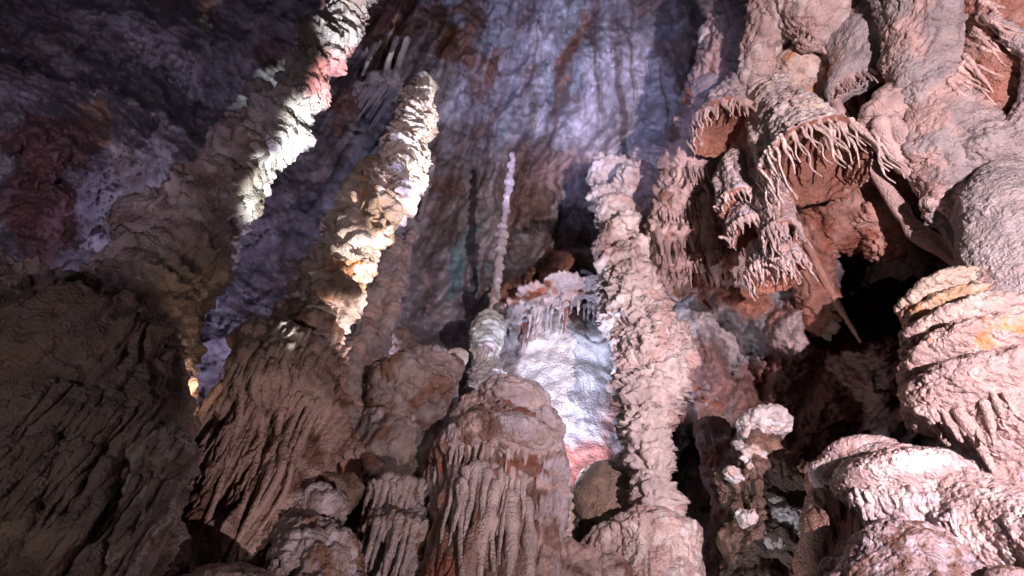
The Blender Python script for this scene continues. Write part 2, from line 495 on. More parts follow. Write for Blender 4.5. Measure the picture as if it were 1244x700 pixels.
def fringe(parent, line, n, length, w, color, R=None, rho=None, name='drip', inward=0.0, wander=0.16, taper=0.45, under=None):
    """drips hanging from a lip given as (px, py) points; length and width in pixels; they grow from the thing's own surface"""
    ln = spline(np.asarray(line, float), 60)
    for i in range(n):
        k = (i + 0.5 + rnd.uniform(-0.45, 0.45)) / n * 59
        x, y = ln[int(np.clip(k, 0, 59))]; y += rnd.uniform(-4, 4)
        r0 = float(to_rho(x, y, R)) if R is not None else float(rho)
        r0 = face_rho(parent, x, y, r0); owner = HIT[0]
        c = np.asarray(P(x, y, r0)).reshape(3); m = M2P(c)
        L = rnd.uniform(*length) * rnd.uniform(0.7, 1.1) * m; r = rnd.uniform(*w) * rnd.uniform(0.7, 1.15) * 0.5 * m
        hz = c - CAM; hz[2] = 0; hz /= np.linalg.norm(hz); side = np.array([hz[1], -hz[0], 0])
        pts = []; rad = []; dx = 0; K = 6
        for j in range(K):
            s = j / (K - 1)
            dx += rnd.uniform(-1, 1) * wander * L / K
            pts.append(c + np.array([0, 0, 1]) * (0.14 - s) * L + side * dx + hz * (inward * L * math.sin(s * 1.5) + (0.5 * r if j == 0 else 0)))
            rad.append(r * (1.6 if j == 0 else 1.0 - (1 - taper) * s) * rnd.uniform(0.85, 1.15))
        strand(name, owner, pts, rad, color)
        if rnd.random() < 0.3:                                # a side branch that joins from the neighbour
            q = [np.array(pts[0]) + side * r * rnd.choice((-2.6, 2.6)), np.array(pts[1]) + side * r * rnd.uniform(-1.5, 1.5), np.array(pts[3])]
            strand(name, owner, q, [r * .9, r * .7, r * .6], color)


def ribs(parent, lines, color, R=None, rho=None, name='rib', seg=10, hug=True, tint_var=0.06):
    """hanging ribs traced as lists of (px, py, width), laid on the thing's own surface where there is one behind them"""
    for ln in lines:
        a = np.asarray(ln, float)
        if hug: a = spline(a, max(6, 2 * len(a)))
        v = R if R is not None else rho
        v0, v1 = v if isinstance(v, (tuple, list)) else (v, v)
        vv = np.linspace(v0, v1, len(a))
        if R is not None: vv = np.array([to_rho(x, y, r) for (x, y, _), r in zip(a, vv)])
        owner = parent
        if hug:
            face_rho(parent, a[0, 0], a[0, 1], vv[0]); owner = HIT[0]
            h = np.array([face_rho(parent, x, y, r) for (x, y, _), r in zip(a, vv)])
            h = np.convolve(np.pad(h, 1, mode='edge'), [.25, .5, .25], 'valid')
            vv = h
        p = P(a[:, 0], a[:, 1], vv)
        rad = a[:, 2] * 0.5 * M2P(p)
        if hug: p = P(a[:, 0], a[:, 1], vv - 0.35 * rad)
        strand(name, owner, p, rad, np.asarray(color) * rnd.uniform(1 - tint_var, 1 + tint_var), seg)


def roots(parent, arc, n, length, w, color, rho, name='drip', sway=0.085, fork=0.5):
    """root-like drips that wander and fork below a lip, laid on the surface behind them"""
    ln = spline(np.asarray(arc, float), 80)
    for i in range(n):
        x, y = ln[int(np.clip((i + .5 + rnd.uniform(-.5, .5)) / n * 79, 0, 79))]
        y += rnd.uniform(-6, 3); L = rnd.uniform(*length); wd = rnd.uniform(*w)
        vx, vy = x - 731, y + 270; k = math.hypot(vx, vy); vx, vy = vx / k, vy / k
        off = 0; line = []; K = 6
        for j in range(K):
            s = j / (K - 1)
            line.append((x + vx * L * s - vy * off, y + vy * L * s + vx * off, wd * (1.45 - 1.0 * s)))
            off += rnd.uniform(-1, 1) * L * sway
        ribs(parent, [line], color, rho=rho, name=name, seg=7)
        if rnd.random() < fork:
            a = line[2]; sg = rnd.choice((-1, 1)) * rnd.uniform(3, 8)
            ribs(parent, [[(a[0] - vx * 4, a[1] - vy * 4, wd * .9), (a[0] - vy * sg * .5 + vx * L * .14, a[1] + vx * sg * .5 + vy * L * .14, wd * .75), (a[0] - vy * sg + vx * L * .36, a[1] + vx * sg + vy * L * .36, wd * .4)]], color, rho=rho, name=name, seg=6)

# ------------------------------------------------------------------ the setting: cave wall and floor
WALL_PTS = [  # px, py, range in metres
    (-450, -350, 17), (100, -400, 20), (622, -420, 22), (1150, -400, 18), (1700, -350, 15),
    (-450, 100, 13), (-450, 500, 10), (-450, 1000, 8), (100, 1000, 8.5), (622, 1000, 9.5), (1150, 1000, 9), (1700, 1000, 8),
    (1700, 500, 9), (1700, 100, 11),
    (50, 20, 16), (250, 40, 18), (420, 20, 20), (560, 20, 21), (740, 20, 20), (860, 20, 20), (1000, 20, 15), (1200, 20, 13.5),
    (40, 150, 13), (120, 230, 12.5), (230, 130, 16.5), (380, 200, 18), (560, 180, 19), (740, 150, 18.5), (840, 130, 17.5), (930, 200, 13.5), (1040, 230, 12.2), (1200, 150, 12),
    (40, 300, 11.5), (140, 330, 12.5), (330, 320, 16.5), (450, 330, 17), (560, 330, 16.5), (660, 250, 17.8), (770, 270, 16),
    (610, 420, 13.4), (680, 380, 13.3), (690, 460, 12.6), (690, 560, 11.6), (780, 450, 13), (860, 400, 12), (960, 400, 12), (1080, 380, 11.5), (1220, 350, 10.5),
    (480, 450, 14), (380, 480, 13), (250, 470, 12), (60, 500, 10), (860, 560, 11.8), (960, 560, 11.6), (1080, 540, 10.6), (1220, 560, 9.5),
    (100, 700, 9.5), (350, 680, 10.5), (520, 620, 11.5), (690, 690, 10.5), (850, 690, 11), (1000, 680, 10.5), (1200, 690, 9),
]


def tps(ctrl):
    c = np.asarray(ctrl, float); X = c[:, :2] / 300.0; n = len(X)
    def U(r2): return np.where(r2 > 0, 0.5 * r2 * np.log(r2 + 1e-12), 0)
    K = U(((X[:, None] - X[None]) ** 2).sum(-1)) + 0.01 * np.eye(n)
    Pm = np.column_stack([np.ones(n), X])
    A = np.block([[K, Pm], [Pm.T, np.zeros((3, 3))]])
    w = np.linalg.solve(A, np.concatenate([c[:, 2], np.zeros(3)]))
    def ev(px, py):
        q = np.stack([px, py], -1) / 300.0
        r = w[n] + q @ w[n + 1:]
        for i in range(n):
            r = r + w[i] * U(((q - X[i]) ** 2).sum(-1))
        return r
    return ev


def edge_y(px, line):
    a = np.asarray(line, float)
    return np.interp(px, a[:, 0], a[:, 1])


def window(px, a, b, s):
    return sstep(a, a + s, px) * (1 - sstep(b - s, b, px))


def spot(px, py, x, y, rx, ry, ang=0.0):
    c, s = math.cos(ang), math.sin(ang)
    dx, dy = px - x, py - y
    return ((c * dx + s * dy) / rx) ** 2 + ((-s * dx + c * dy) / ry) ** 2


def axis(lo, a, b, hi, step, grow):
    mid = list(np.arange(a, b + step, step)); L = []; x = a; s = step
    while x > lo: s *= grow; x -= s; L.append(x)
    Rr = []; x = mid[-1]; s = step
    while x < hi: s *= grow; x += s; Rr.append(x)
    return np.array(L[::-1] + mid + Rr)


def build_wall():
    gx = axis(-480, -20, 1264, 1730, 2.0, 1.13); gy = axis(-400, -20, 720, 1000, 2.0, 1.13)
    PX, PY = np.meshgrid(gx, gy); nx, ny = len(gx), len(gy)
    cx = np.linspace(gx[0], gx[-1], 150); cy = np.linspace(gy[0], gy[-1], 100)
    CX, CY = np.meshgrid(cx, cy); ev = tps(WALL_PTS); G = ev(CX, CY)
    # bilinear from the coarse grid
    fx = (PX - cx[0]) / (cx[1] - cx[0]); fy = (PY - cy[0]) / (cy[1] - cy[0])
    ix = np.clip(fx.astype(int), 0, 148); iy = np.clip(fy.astype(int), 0, 98); tx = fx - ix; ty = fy - iy
    rho = (G[iy, ix] * (1 - tx) + G[iy, ix + 1] * tx) * (1 - ty) + (G[iy + 1, ix] * (1 - tx) + G[iy + 1, ix + 1] * tx) * ty
    px, py = PX.ravel(), PY.ravel(); rho = rho.ravel()
    # wobble of the outlines used for ledges, recesses and stains
    q2 = np.stack([px, py, np.zeros_like(px)], -1)
    wx = 18 * fbm(q2 / 55.0, 5, 0.6); wy = 18 * fbm(q2 / 55.0 + 31.0, 5, 0.6)
    x, y = px + wx, py + wy
    # ledges and recesses
    e = edge_y(x, [(-30, 60), (60, 85), (170, 115), (215, 150), (300, 175)])
    rho -= 1.6 * sstep(-4, 10, y - e) * (1 - sstep(40, 160, y - e)) * window(x, -60, 310, 60)
    rho += 1.5 * (1 - sstep(-60, 0, np.abs(y - e + 30) - 30)) * window(x, 60, 290, 60)
    e = edge_y(x, [(590, 365), (620, 345), (650, 330), (690, 305), (745, 280)])
    rho -= 1.6 * sstep(-5, 8, y - e) * (1 - sstep(25, 70, y - e)) * window(x, 585, 760, 25)
    rho += 2.6 * np.exp(-spot(x, y, 665, 300, 75, 26, -0.45) ** 2)          # dark recess over the alcove
    rho += 1.6 * np.exp(-spot(x, y, 706, 332, 14, 30, -0.25) ** 2)          # oval hollow
    e = edge_x = np.interp(y, [-30, 60, 130, 200, 260], [875, 868, 845, 812, 790])
    rho += 2.0 * np.exp(-((x - edge_x) / 16) ** 2) * (1 - sstep(60, 160, y))  # seam between slab and right formations
    rho += 1.6 * np.exp(-spot(x, y, 545, 385, 60, 25, -0.5) ** 2)           # shadowed hollow left of the alcove
    rho += 4.5 * np.exp(-spot(x, y, 1085, 345, 62, 68) ** 2)                # mushroom tiers' cast shadow shaped as a hollow
    rho += 1.5 * np.exp(-spot(x, y, 895, 425, 22, 60, -0.55) ** 2)
    rho += 1.3 * np.exp(-spot(x, y, 1015, 400, 35, 18, 0.3) ** 2)
    rho += 1.8 * np.exp(-spot(x, y, 830, 590, 38, 60, 0.2) ** 2)
    for (bx, by, rx, ry, a, h) in [(75, 195, 60, 36, 0.2, 1.0), (110, 240, 22, 50, 0.3, 0.9), (125, 295, 26, 14, 0.3, 0.9), (40, 260, 55, 60, 0, 0.8), (560, 60, 40, 70, -0.1, 0.9),
                                   (420, 130, 45, 40, 0, 0.7), (320, 260, 40, 50, 0.2, 0.8), (700, 110, 28, 90, 0.5, 0.7), (770, 190, 70, 50, -0.6, 0.8), (880, 360, 45, 22, 0.5, 0.5),
                                   (960, 410, 26, 34, 0.2, 0.8), (230, 60, 60, 40, 0.3, 1.0), (150, 30, 40, 40, 0, 0.7), (480, 30, 50, 40, 0, 0.6)]:
        rho -= h * np.exp(-spot(x, y, bx, by, rx, ry, a) ** 2)
    # relief on the wall: slanting folds, plates and cracks
    p = P(px, py, rho).astype(f4); k = (rho / F).astype(f4)
    su = np.stack([px * 0.8 + py * 0.6, -px * 0.6 + py * 0.8, np.zeros_like(px)], -1).astype(f4)   # along / across the folds
    fold = fbm(np.stack([su[:, 0] / 46, su[:, 1] / 120, 0 * px], -1), 3)
    fold2 = billow(np.stack([su[:, 0] / 17 + fold, su[:, 1] / 60, 0 * px + 3], -1), 2)
    upper = (1 - sstep(330, 420, py)) * sstep(300, 500, px) * (1 - sstep(860, 920, px))
    d = 0.45 * fbm(p / 2.4, 4) + 0.18 * fold - 0.34 * upper * fold2
    d += 0.22 * upper * fbm(np.stack([su[:, 0] / 26 + fold, su[:, 1] / 75, 0 * px + 11], -1), 4, 0.6)
    d += 0.26 * (1 - upper) * (billow(p / 1.1, 3) - 0.4)
    f1, off = worley(p / 0.55 + perlin(p / 0.7)[:, None] * 0.5)
    d -= 0.10 * np.clip(f1, 0, 1) * (1 - upper)
    vert = billow(np.stack([(px - 731) / (py + 420) * 26 + 0.9 * fold, (py + 420) / 210, 0 * px + 2], -1), 3)      # folds running down the wall
    d -= 0.62 * upper * (1 - 0.75 * sstep(680, 760, px)) * vert
    al0 = np.exp(-spot(px, py, 685, 470, 85, 120, 0) ** 2)
    d += (1 - 0.75 * al0) * (0.13 * fbm(p / 0.32, 4, 0.6) - 0.11 * billow(p / 0.17, 2))
    cr = np.abs(perlin(p / 1.5) + 0.45 * perlin(p / 0.6 + 4)); d += 0.22 * (1 - sstep(0, 0.05, cr)) * sstep(-0.2, 0.3, perlin(p / 3 + 9))
    # small blocky breaks on the left wall
    lw = 1 - sstep(250, 420, px); st = perlin(p / 0.9 + 21) * 3.2; d += 0.16 * lw * (np.floor(st) + sstep(0.35, 0.65, st - np.floor(st)))
    # alcove back: fine slanting layers
    al = np.exp(-spot(px, py, 685, 480, 75, 110, 0) ** 2)
    la = billow(np.stack([(px * 0.45 + py * 0.9) / 9 + 0.8 * fold, (px * 0.9 - py * 0.45) / 40, 0 * px], -1), 2)
    sa = (px * 0.40 + py * 0.92) / 8.5 + 1.6 * fold + 0.8 * fbm(q2 / 22.0, 3); sf = sa - np.floor(sa); d += al * (0.035 * np.minimum(sf, (1 - sf) * 3) + 0.02 * la + 0.07 * billow(np.stack([(px * 0.45 + py * 0.9) / 20, (px * 0.9 - py * 0.45) / 60, 0 * px + 7], -1), 3))
    rho2 = rho - d
    V = P(px, py, rho2)
    # mineral colours: grey-lilac limestone with rust, ochre and brown seeps, plus painted light and shade
    c = np.tile(np.asarray((0.27, 0.26, 0.27), f4), (len(px), 1))
    c = mixc(c, (0.46, 0.44, 0.45), sstep(-0.1, 0.6, fbm(p / 1.3 + 3, 4, 0.6)))
    c = mixc(c, BROWN, 0.75 * sstep(0.15, 0.6, fbm(p / 1.9 + 40, 4, 0.6)))
    c = mixc(c, (0.27, 0.31, 0.32), 0.6 * sstep(0.3, 0.7, fbm(p / 2.5 + 70, 3)))
    for (sx, sy, rx, ry, a, colr, s) in [(570, 45, 32, 75, -0.12, (0.17, 0.085, 0.05), 1), (695, 65, 14, 50, 0.25, (0.24, 0.10, 0.05), .9), (820, 90, 32, 75, 0.3, (0.30, 0.17, 0.12), .7),
                                         (800, 205, 50, 35, -0.6, (0.27, 0.14, 0.10), .8), (425, 130, 32, 20, 0, RED, .8), (60, 175, 70, 35, 0.1, (0.30, 0.16, 0.14), .9), (50, 250, 45, 70, 0, (0.22, 0.10, 0.08), .8),
                                         (120, 150, 20, 26, 0, ORANGE, .5), (640, 230, 40, 60, 0.3, BROWN, .7), (690, 200, 50, 16, -0.6, (0.44, 0.32, 0.30), .8), (480, 20, 50, 26, 0, (0.26, 0.13, 0.12), .8),
                                         (660, 335, 60, 18, -0.5, (0.42, 0.20, 0.12), .9), (712, 570, 50, 46, -0.4, (0.52, 0.22, 0.17), 1), (735, 505, 42, 22, -0.5, (0.50, 0.27, 0.22), .8), (690, 375, 8, 30, 0.2, RED, .8),
                                         (880, 360, 60, 22, 0.2, (0.42, 0.18, 0.11), .9), (850, 470, 40, 60, 0, (0.33, 0.17, 0.14), .7), (1000, 480, 110, 70, 0, (0.26, 0.13, 0.10), .85), (990, 400, 60, 40, 0, (0.30, 0.14, 0.10), .8),
                                         (960, 590, 120, 90, 0, (0.22, 0.125, 0.09), .85), (1090, 350, 80, 90, 0, (0.22, 0.10, 0.07), .9), (440, 430, 50, 50, 0, (0.36, 0.19, 0.14), .7), (420, 570, 60, 60, 0, (0.40, 0.18, 0.12), .8)]:  # dark oval beside the mushroom tiers paints their cast shadow
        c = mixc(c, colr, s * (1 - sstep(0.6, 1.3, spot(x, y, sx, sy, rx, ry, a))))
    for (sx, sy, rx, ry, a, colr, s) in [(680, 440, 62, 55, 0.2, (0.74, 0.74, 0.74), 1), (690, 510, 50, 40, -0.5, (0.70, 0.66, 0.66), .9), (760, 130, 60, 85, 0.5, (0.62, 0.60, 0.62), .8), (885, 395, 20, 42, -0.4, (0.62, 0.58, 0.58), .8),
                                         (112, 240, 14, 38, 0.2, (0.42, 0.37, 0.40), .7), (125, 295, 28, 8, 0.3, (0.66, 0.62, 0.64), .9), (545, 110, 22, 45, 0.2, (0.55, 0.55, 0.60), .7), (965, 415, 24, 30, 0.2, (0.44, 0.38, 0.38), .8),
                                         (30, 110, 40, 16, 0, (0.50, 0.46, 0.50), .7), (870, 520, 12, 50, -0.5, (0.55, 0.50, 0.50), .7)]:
        c = mixc(c, colr, s * (1 - sstep(0.5, 1.4, spot(x, y, sx, sy, rx, ry, a))))  # pale patches put the lamplit faces into the wall colour
    c = mixc(c, (0.20, 0.31, 0.34), 0.5 * upper * sstep(0.35, 0.8, fbm(p / 1.7 + 55, 4, 0.6)))
    stv = fbm(np.stack([(px - 731) / (py + 420) * 34 + 0.6 * fold, (py + 420) / 260, 0 * px + 21], -1), 4, 0.6)
    c = mixc(c, (0.16, 0.10, 0.075), 0.75 * upper * sstep(0.12, 0.5, stv)); c = mixc(c, (0.50, 0.48, 0.48), 0.5 * upper * sstep(0.2, 0.6, -stv))
    c = mixc(c, (0.17, 0.36, 0.38), 0.8 * (1 - sstep(0.3, 1.5, spot(x, y, 558, 320, 12, 62, 0.35))))      # teal lamp tint painted on as a streak
    c = c * (1 + 0.30 * fbm(p / 0.35 + 8, 4, 0.6))[:, None]
    c = mixc(c, (0.15, 0.11, 0.10), 0.6 * upper * sstep(0.25, 0.75, fbm(np.stack([su[:, 0] / 40, su[:, 1] / 150, 0 * px + 5], -1), 5, 0.6)))
    c = c * (1 - 0.35 * (1 - sstep(230, 420, x)))[:, None]                # left side darkened to stand for weak lamplight
    i = np.arange(ny - 1)[:, None] * nx; j = np.arange(nx - 1)[None]
    Q = np.stack([i + j, i + nx + j, i + nx + j + 1, i + j + 1], -1).reshape(-1, 4)
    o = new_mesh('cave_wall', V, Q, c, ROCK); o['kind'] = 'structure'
    TRIS[0] += 2 * len(Q)
    return rho2.reshape(PX.shape), gx, gy


WRHO, WGX, WGY = build_wall()


def wall_rho(px, py):
    return float(WRHO[int(np.argmin(abs(WGY - py))), int(np.argmin(abs(WGX - px)))])


def build_floor():
    n = 160
    g = np.linspace(-14, 14, n); X, Y = np.meshgrid(g, g + 2)
    p = np.stack([X.ravel(), Y.ravel(), 0 * X.ravel()], -1).astype(f4)
    r = np.hypot(p[:, 0], p[:, 1])
    p[:, 2] = -0.05 + 0.25 * fbm(p / 1.7, 4) * sstep(1, 4, r) + 1.6 * sstep(4.5, 10, r)
    i = np.arange(n - 1)[:, None] * n; j = np.arange(n - 1)[None]
    Q = np.stack([i + j, i + j + 1, i + n + j + 1, i + n + j], -1).reshape(-1, 4)
    c = mixc(np.tile(np.asarray((0.24, 0.18, 0.15), f4), (len(p), 1)), BROWN, sstep(-.2, .5, fbm(p / 0.8, 4)))
    o = new_mesh('cave_floor', p, Q, c, ROCK); o['kind'] = 'structure'


build_floor()

# ------------------------------------------------------------------ formations
# ---- left: dark fluted flowstone by the path
t = thing('flowstone', 'large dark brown flowstone mound with long flutes, shaded, beside the drapery skirt', 'flowstone', PR(110, 760, 5.4))
cfg = [('big', 22, 100), ('flute', 16, 30), ('flute', 5, 12, 'lo'), ('pop', 6, 24), ('scale', 5, 30), ('crack', 5, 60, 'hi'), ('fine', 2.2, 7)]
cols = [(0.25, 0.205, 0.19), (DARK, 70, .35), ((0.27, 0.20, 0.16), 40, .35)]
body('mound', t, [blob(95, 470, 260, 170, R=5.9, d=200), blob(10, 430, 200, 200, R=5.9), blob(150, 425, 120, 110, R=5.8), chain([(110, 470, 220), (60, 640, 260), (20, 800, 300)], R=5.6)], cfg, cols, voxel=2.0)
body('dome', t, [blob(180, 555, 95, 90, R=5.0), chain([(180, 560, 85), (165, 620, 80), (120, 720, 70)], R=5.0)],
     [('big', 9, 45), ('flute', 10, 18), ('flute', 4, 8), ('crack', 3, 40), ('fine', 1.5, 6)], [(0.38, 0.34, 0.32), ((0.20, 0.16, 0.14), 40, .4)], voxel=1.8)
roots(t, [(-10, 560), (40, 540), (100, 545), (150, 575), (215, 590)], 26, (70, 150), (7, 13), (0.22, 0.18, 0.16), 6.2, name='flute', sway=0.03, fork=0.2)
roots(t, [(60, 470), (120, 480), (200, 500)], 16, (40, 90), (6, 11), (0.23, 0.19, 0.17), 6.6, name='flute', sway=0.04, fork=0.2)

# ---- left: broad cone stalagmite with a bright crest, its tip beyond the picture's top
t = thing('stalagmite', 'tall leaning stalagmite on a broad tan cone, bright white scaly crest with pink band', 'stalagmite', PR(170, 400, 7.4))
cfg = [('big', 13, 48), ('tier', 13, 15), ('scale', 5, 12), ('crack', 4, 22), ('fine', 1.8, 5)]
body('crest', t, [chain([(442, -40, 30), (428, 5, 36), (410, 38, 38), (388, 75, 40), (364, 108, 54), (344, 145, 62), (318, 175, 60), (290, 208, 52), (272, 240, 40)], R=(6.0, 7.2))],
     cfg, [(0.70, 0.66, 0.60), (CREAM, 40, .3), (PINK, 50, .15)], voxel=1.5)
body('cone', t, [chain([(322, 125, 40), (298, 180, 60), (262, 235, 80), (230, 290, 104), (200, 345, 116), (150, 420, 150)], R=(7.1, 7.2)), blob(235, 318, 96, 60, R=7.0), blob(262, 285, 46, 50, R=7.0), blob(190, 270, 70, 60, R=7.2)],
     [('big', 18, 60), ('tier', 13, 40), ('flute', 7, 13), ('crack', 5, 40), ('fine', 2, 6)], [(0.40, 0.34, 0.29), (UMBER, 60, .3), ((0.5, 0.43, 0.36), 30, .3)], voxel=1.8)

# ---- left centre: bright stalagmite over the drapery skirt
t = thing('stalagmite', 'bright cream and orange stalagmite leaning above a fluted drapery skirt', 'stalagmite', PR(300, 700, 6.3))
body('shaft', t, [chain([(517, 108, 20), (510, 128, 34), (502, 152, 42), (490, 190, 46), (480, 222, 56), (465, 248, 66)], R=(6.6, 6.6))],
     [('big', 6, 30), ('tier', 10, 12), ('scale', 5, 10), ('fine', 1.4, 4)], [(0.64, 0.57, 0.52), (PALE, 30, .3), (PINK, 40, .2)], voxel=1.3)
body('trunk', t, [chain([(472, 230, 48), (452, 255, 66), (434, 285, 62), (414, 315, 62), (402, 345, 70), (390, 375, 72), (376, 405, 66)], R=6.6), blob(480, 244, 46, 30, R=6.35), blob(420, 250, 26, 44, R=6.7), blob(456, 285, 38, 34, R=6.4), blob(434, 325, 44, 34, R=6.4), blob(400, 360, 74, 44, R=6.35)],
     [('big', 12, 36), ('tier', 8, 26), ('pop', 9, 13), ('pop', 3, 6), ('flute', 6, 10, lambda t, u: 1 - sstep(0.15, 0.4, t)), ('fine', 1.2, 4)],
     [(0.56, 0.46, 0.41), (ORANGE, 45, .2), (PALE, 22, .3), (UMBER, 60, .3)], voxel=1.3)
body('stub', t, [chain([(425, 228, 22), (442, 212, 26), (458, 202, 28)], R=6.75)], [('big', 3, 20), ('tier', 2, 9), ('fine', .7, 4)], [(0.30, 0.23, 0.18), (UMBER, 30, .4)], voxel=1.4)
body('drapery_cap', t, [blob(372, 400, 84, 60, R=6.4), blob(345, 435, 120, 70, R=6.2), blob(325, 455, 90, 90, R=6.0), blob(360, 465, 90, 90, R=6.1)],
     [('big', 6, 40), ('flute', 8, 13), ('tier', 5, 50), ('fine', 1, 4)], [(0.36, 0.275, 0.235), (PINK, 40, .25), (BROWN, 50, .3)], voxel=1.5)
body('skirt', t, [chain([(385, 430, 60), (380, 500, 80), (350, 560, 90), (310, 620, 90), (260, 700, 80), (225, 780, 80)], R=(6.5, 6.3)), chain([(300, 480, 60), (285, 540, 70), (262, 600, 60), (240, 690, 60)], R=6.4)],
     [('big', 8, 60), ('flute', 12, 14), ('flute', 5, 6), ('fine', 1, 4)], [(0.40, 0.28, 0.235), (PINK, 40, .35), (BROWN, 50, .3)], voxel=1.5)
ribs(t, [[(312, 470, 10), (318, 520, 9), (300, 600, 8), (262, 690, 5)], [(345, 480, 8), (335, 540, 9), (322, 590, 9), (272, 690, 5)], [(372, 480, 7), (345, 540, 9), (338, 580, 10), (285, 665, 5)],
         [(385, 500, 7), (358, 550, 8), (345, 600, 8), (300, 665, 5)], [(295, 470, 9), (288, 520, 8), (268, 590, 8), (232, 680, 5)], [(330, 440, 10), (322, 475, 12), (325, 494, 7)], [(318, 440, 9), (309, 470, 10), (312, 490, 6)], [(345, 440, 9), (345, 475, 10), (336, 490, 6)]],
     (0.44, 0.33, 0.29), R=6.0, name='curtain_fold')
roots(t, [(262, 470), (300, 480), (345, 480), (392, 490)], 22, (70, 190), (4, 7), (0.43, 0.32, 0.28), 6.9, name='curtain_fold', sway=0.03, fork=0.25)
roots(t, [(290, 425), (330, 420), (380, 425)], 12, (35, 60), (4, 8), (0.38, 0.29, 0.25), 7.2, name='curtain_fold', sway=0.04, fork=0.2)

# ---- ropy columns behind it
for (lab, pts, R, vx) in [('ropy grey-pink column standing in front of the dark hollow, beaded all the way up', [(500, 280, 14), (484, 330, 24), (468, 390, 28), (452, 440, 34), (440, 500, 48), (430, 560, 70), (425, 640, 80)], 8.2, 1.4),
                          ('ropy beaded column squeezed between bright stalagmite and its beaded twin', [(482, 290, 14), (468, 330, 22), (450, 385, 26), (430, 440, 36), (415, 500, 52), (405, 560, 60)], 8.0, 1.4)]:
    t = thing('stone_column', lab, 'column', PR(pts[-1][0], pts[-1][1], R))
    body('shaft', t, [chain(pts, R=R)], [('big', 5, 40), ('tier', 5, 12), ('pop', 4, 9), ('fine', .8, 4)], [(0.40, 0.35, 0.34), (PINK, 30, .3), (RED, 60, .2, 'lo')], voxel=vx)
t = thing('boulder', 'rounded rust-red lump leaning at the foot of the ropy columns', 'rock', PR(455, 580, 7.6))
body('lump', t, [blob(452, 556, 44, 56, R=7.6), blob(425, 560, 50, 90, R=7.8), blob(418, 600, 60, 60, R=7.8)], [('big', 7, 30), ('flute', 3, 10), ('crack', 2, 20), ('fine', 1, 4)], [(0.44, 0.23, 0.17), (PINK, 30, .35)], voxel=1.5)

# ---- centre: dark mound, fluted drum, capped stalagmite
t = thing('flowstone', 'dark lumpy flowstone mound with knobbly lit top beside the central drip-hung flowstone', 'flowstone', PR(490, 700, 7.8))
body('mound', t, [blob(500, 480, 110, 90, R=7.7), blob(480, 540, 90, 100, R=7.7), blob(525, 450, 70, 50, R=8.0), chain([(500, 500, 110), (490, 600, 120), (480, 720, 130)], R=8.0)],
     [('big', 9, 50), ('pop', 6, 11, 'hi'), ('flute', 6, 13, 'lo'), ('fine', 1, 4)], [(0.33, 0.28, 0.26), (LILAC, 30, .35, 'top'), (BROWN, 40, .3)], voxel=1.4)  # lilac on upward faces paints the light on the knobs
body('lower_curtain', t, [blob(480, 605, 72, 50, R=7.0), blob(478, 650, 82, 60, R=6.9), chain([(480, 640, 76), (472, 740, 80)], R=7.0)],
     [('big', 5, 30), ('flute', 6, 9), ('pop', 3, 8), ('fine', .8, 4)], [(0.44, 0.38, 0.37), (LILAC, 25, .4), (BROWN, 30, .25)], voxel=1.4)
fringe(t, [(447, 595), (478, 590), (512, 595)], 9, (45, 65), (7, 11), (0.46, 0.40, 0.39), R=6.75)
fringe(t, [(442, 645), (476, 642), (514, 645)], 9, (65, 90), (7, 12), (0.46, 0.40, 0.39), R=6.65)
body('tip', t, [chain([(548, 445, 34), (556, 434, 26)], R=8.6), blob(497, 452, 26, 14, R=8.5)], [('tier', 3, 9), ('fine', .6, 4)], [(0.70, 0.64, 0.58), (CREAM, 20, .3)], voxel=1.2)
t = thing('stalagmite', 'short dark fluted drum-shaped stalagmite behind the dark mound', 'stalagmite', PR(492, 450, 9))
body('drum', t, [chain([(489, 418, 34), (491, 432, 38), (492, 470, 34)], R=9.0), blob(478, 408, 30, 20, R=9.4)], [('big', 3, 20), ('flute', 5, 7), ('fine', .6, 4)], [(0.26, 0.20, 0.17), (UMBER, 20, .4)], voxel=1.2)
t = thing('stalagmite', 'small round-capped pale green-white stalagmite beside the lit alcove', 'stalagmite', PR(590, 480, 9.3))
body('cap', t, [chain([(592, 393, 34), (592, 402, 44), (590, 415, 44), (590, 424, 38)], R=9.3)], [('big', 3, 22), ('tier', 3, 9), ('scale', 1.5, 8), ('fine', .6, 3)], [(0.52, 0.57, 0.53)], voxel=1.1)
body('stem', t, [chain([(591, 420, 34), (590, 445, 34), (592, 470, 50), (590, 520, 70)], R=9.3)], [('big', 4, 25), ('tier', 3, 13), ('pop', 3, 8), ('fine', .6, 3)], [(0.48, 0.50, 0.48), (LILAC, 20, .3)], voxel=1.1)
fringe(t, [(572, 424), (590, 428), (609, 424)], 8, (12, 20), (4, 6), (0.60, 0.60, 0.54), R=9.1)

# ---- centre: tiered flowstone with long drips
t = thing('flowstone', 'central pinkish grey tiered flowstone with long drips hanging from its lips', 'flowstone', PR(610, 760, 6.9))
cols = [(0.47, 0.40, 0.38), (LILAC, 40, .35), (PINK, 60, .3), (BROWN, 50, .18)]
body('upper_dome', t, [blob(622, 495, 90, 70, R=7.0), blob(650, 520, 70, 60, R=7.05), blob(585, 510, 70, 70, R=7.2)], [('big', 6, 40), ('pop', 5, 9), ('scale', 3, 14), ('fine', .8, 4)], cols, voxel=1.3)
body('middle_dome', t, [blob(610, 552, 150, 66, R=6.8), blob(650, 560, 78, 80, R=6.75), blob(558, 552, 70, 56, R=6.8), blob(545, 590, 60, 60, R=7.0)], [('big', 6, 40), ('pop', 5, 9, 'hi'), ('flute', 6, 9, 'lo'), ('fine', .8, 4)], cols, voxel=1.3)
body('core', t, [chain([(605, 560, 140), (598, 640, 150), (590, 760, 170)], R=6.95)], [('big', 6, 50), ('flute', 9, 15), ('fine', 1, 4)], [(0.32, 0.24, 0.21), (RED, 50, .3), (BROWN, 40, .3)], voxel=1.5)
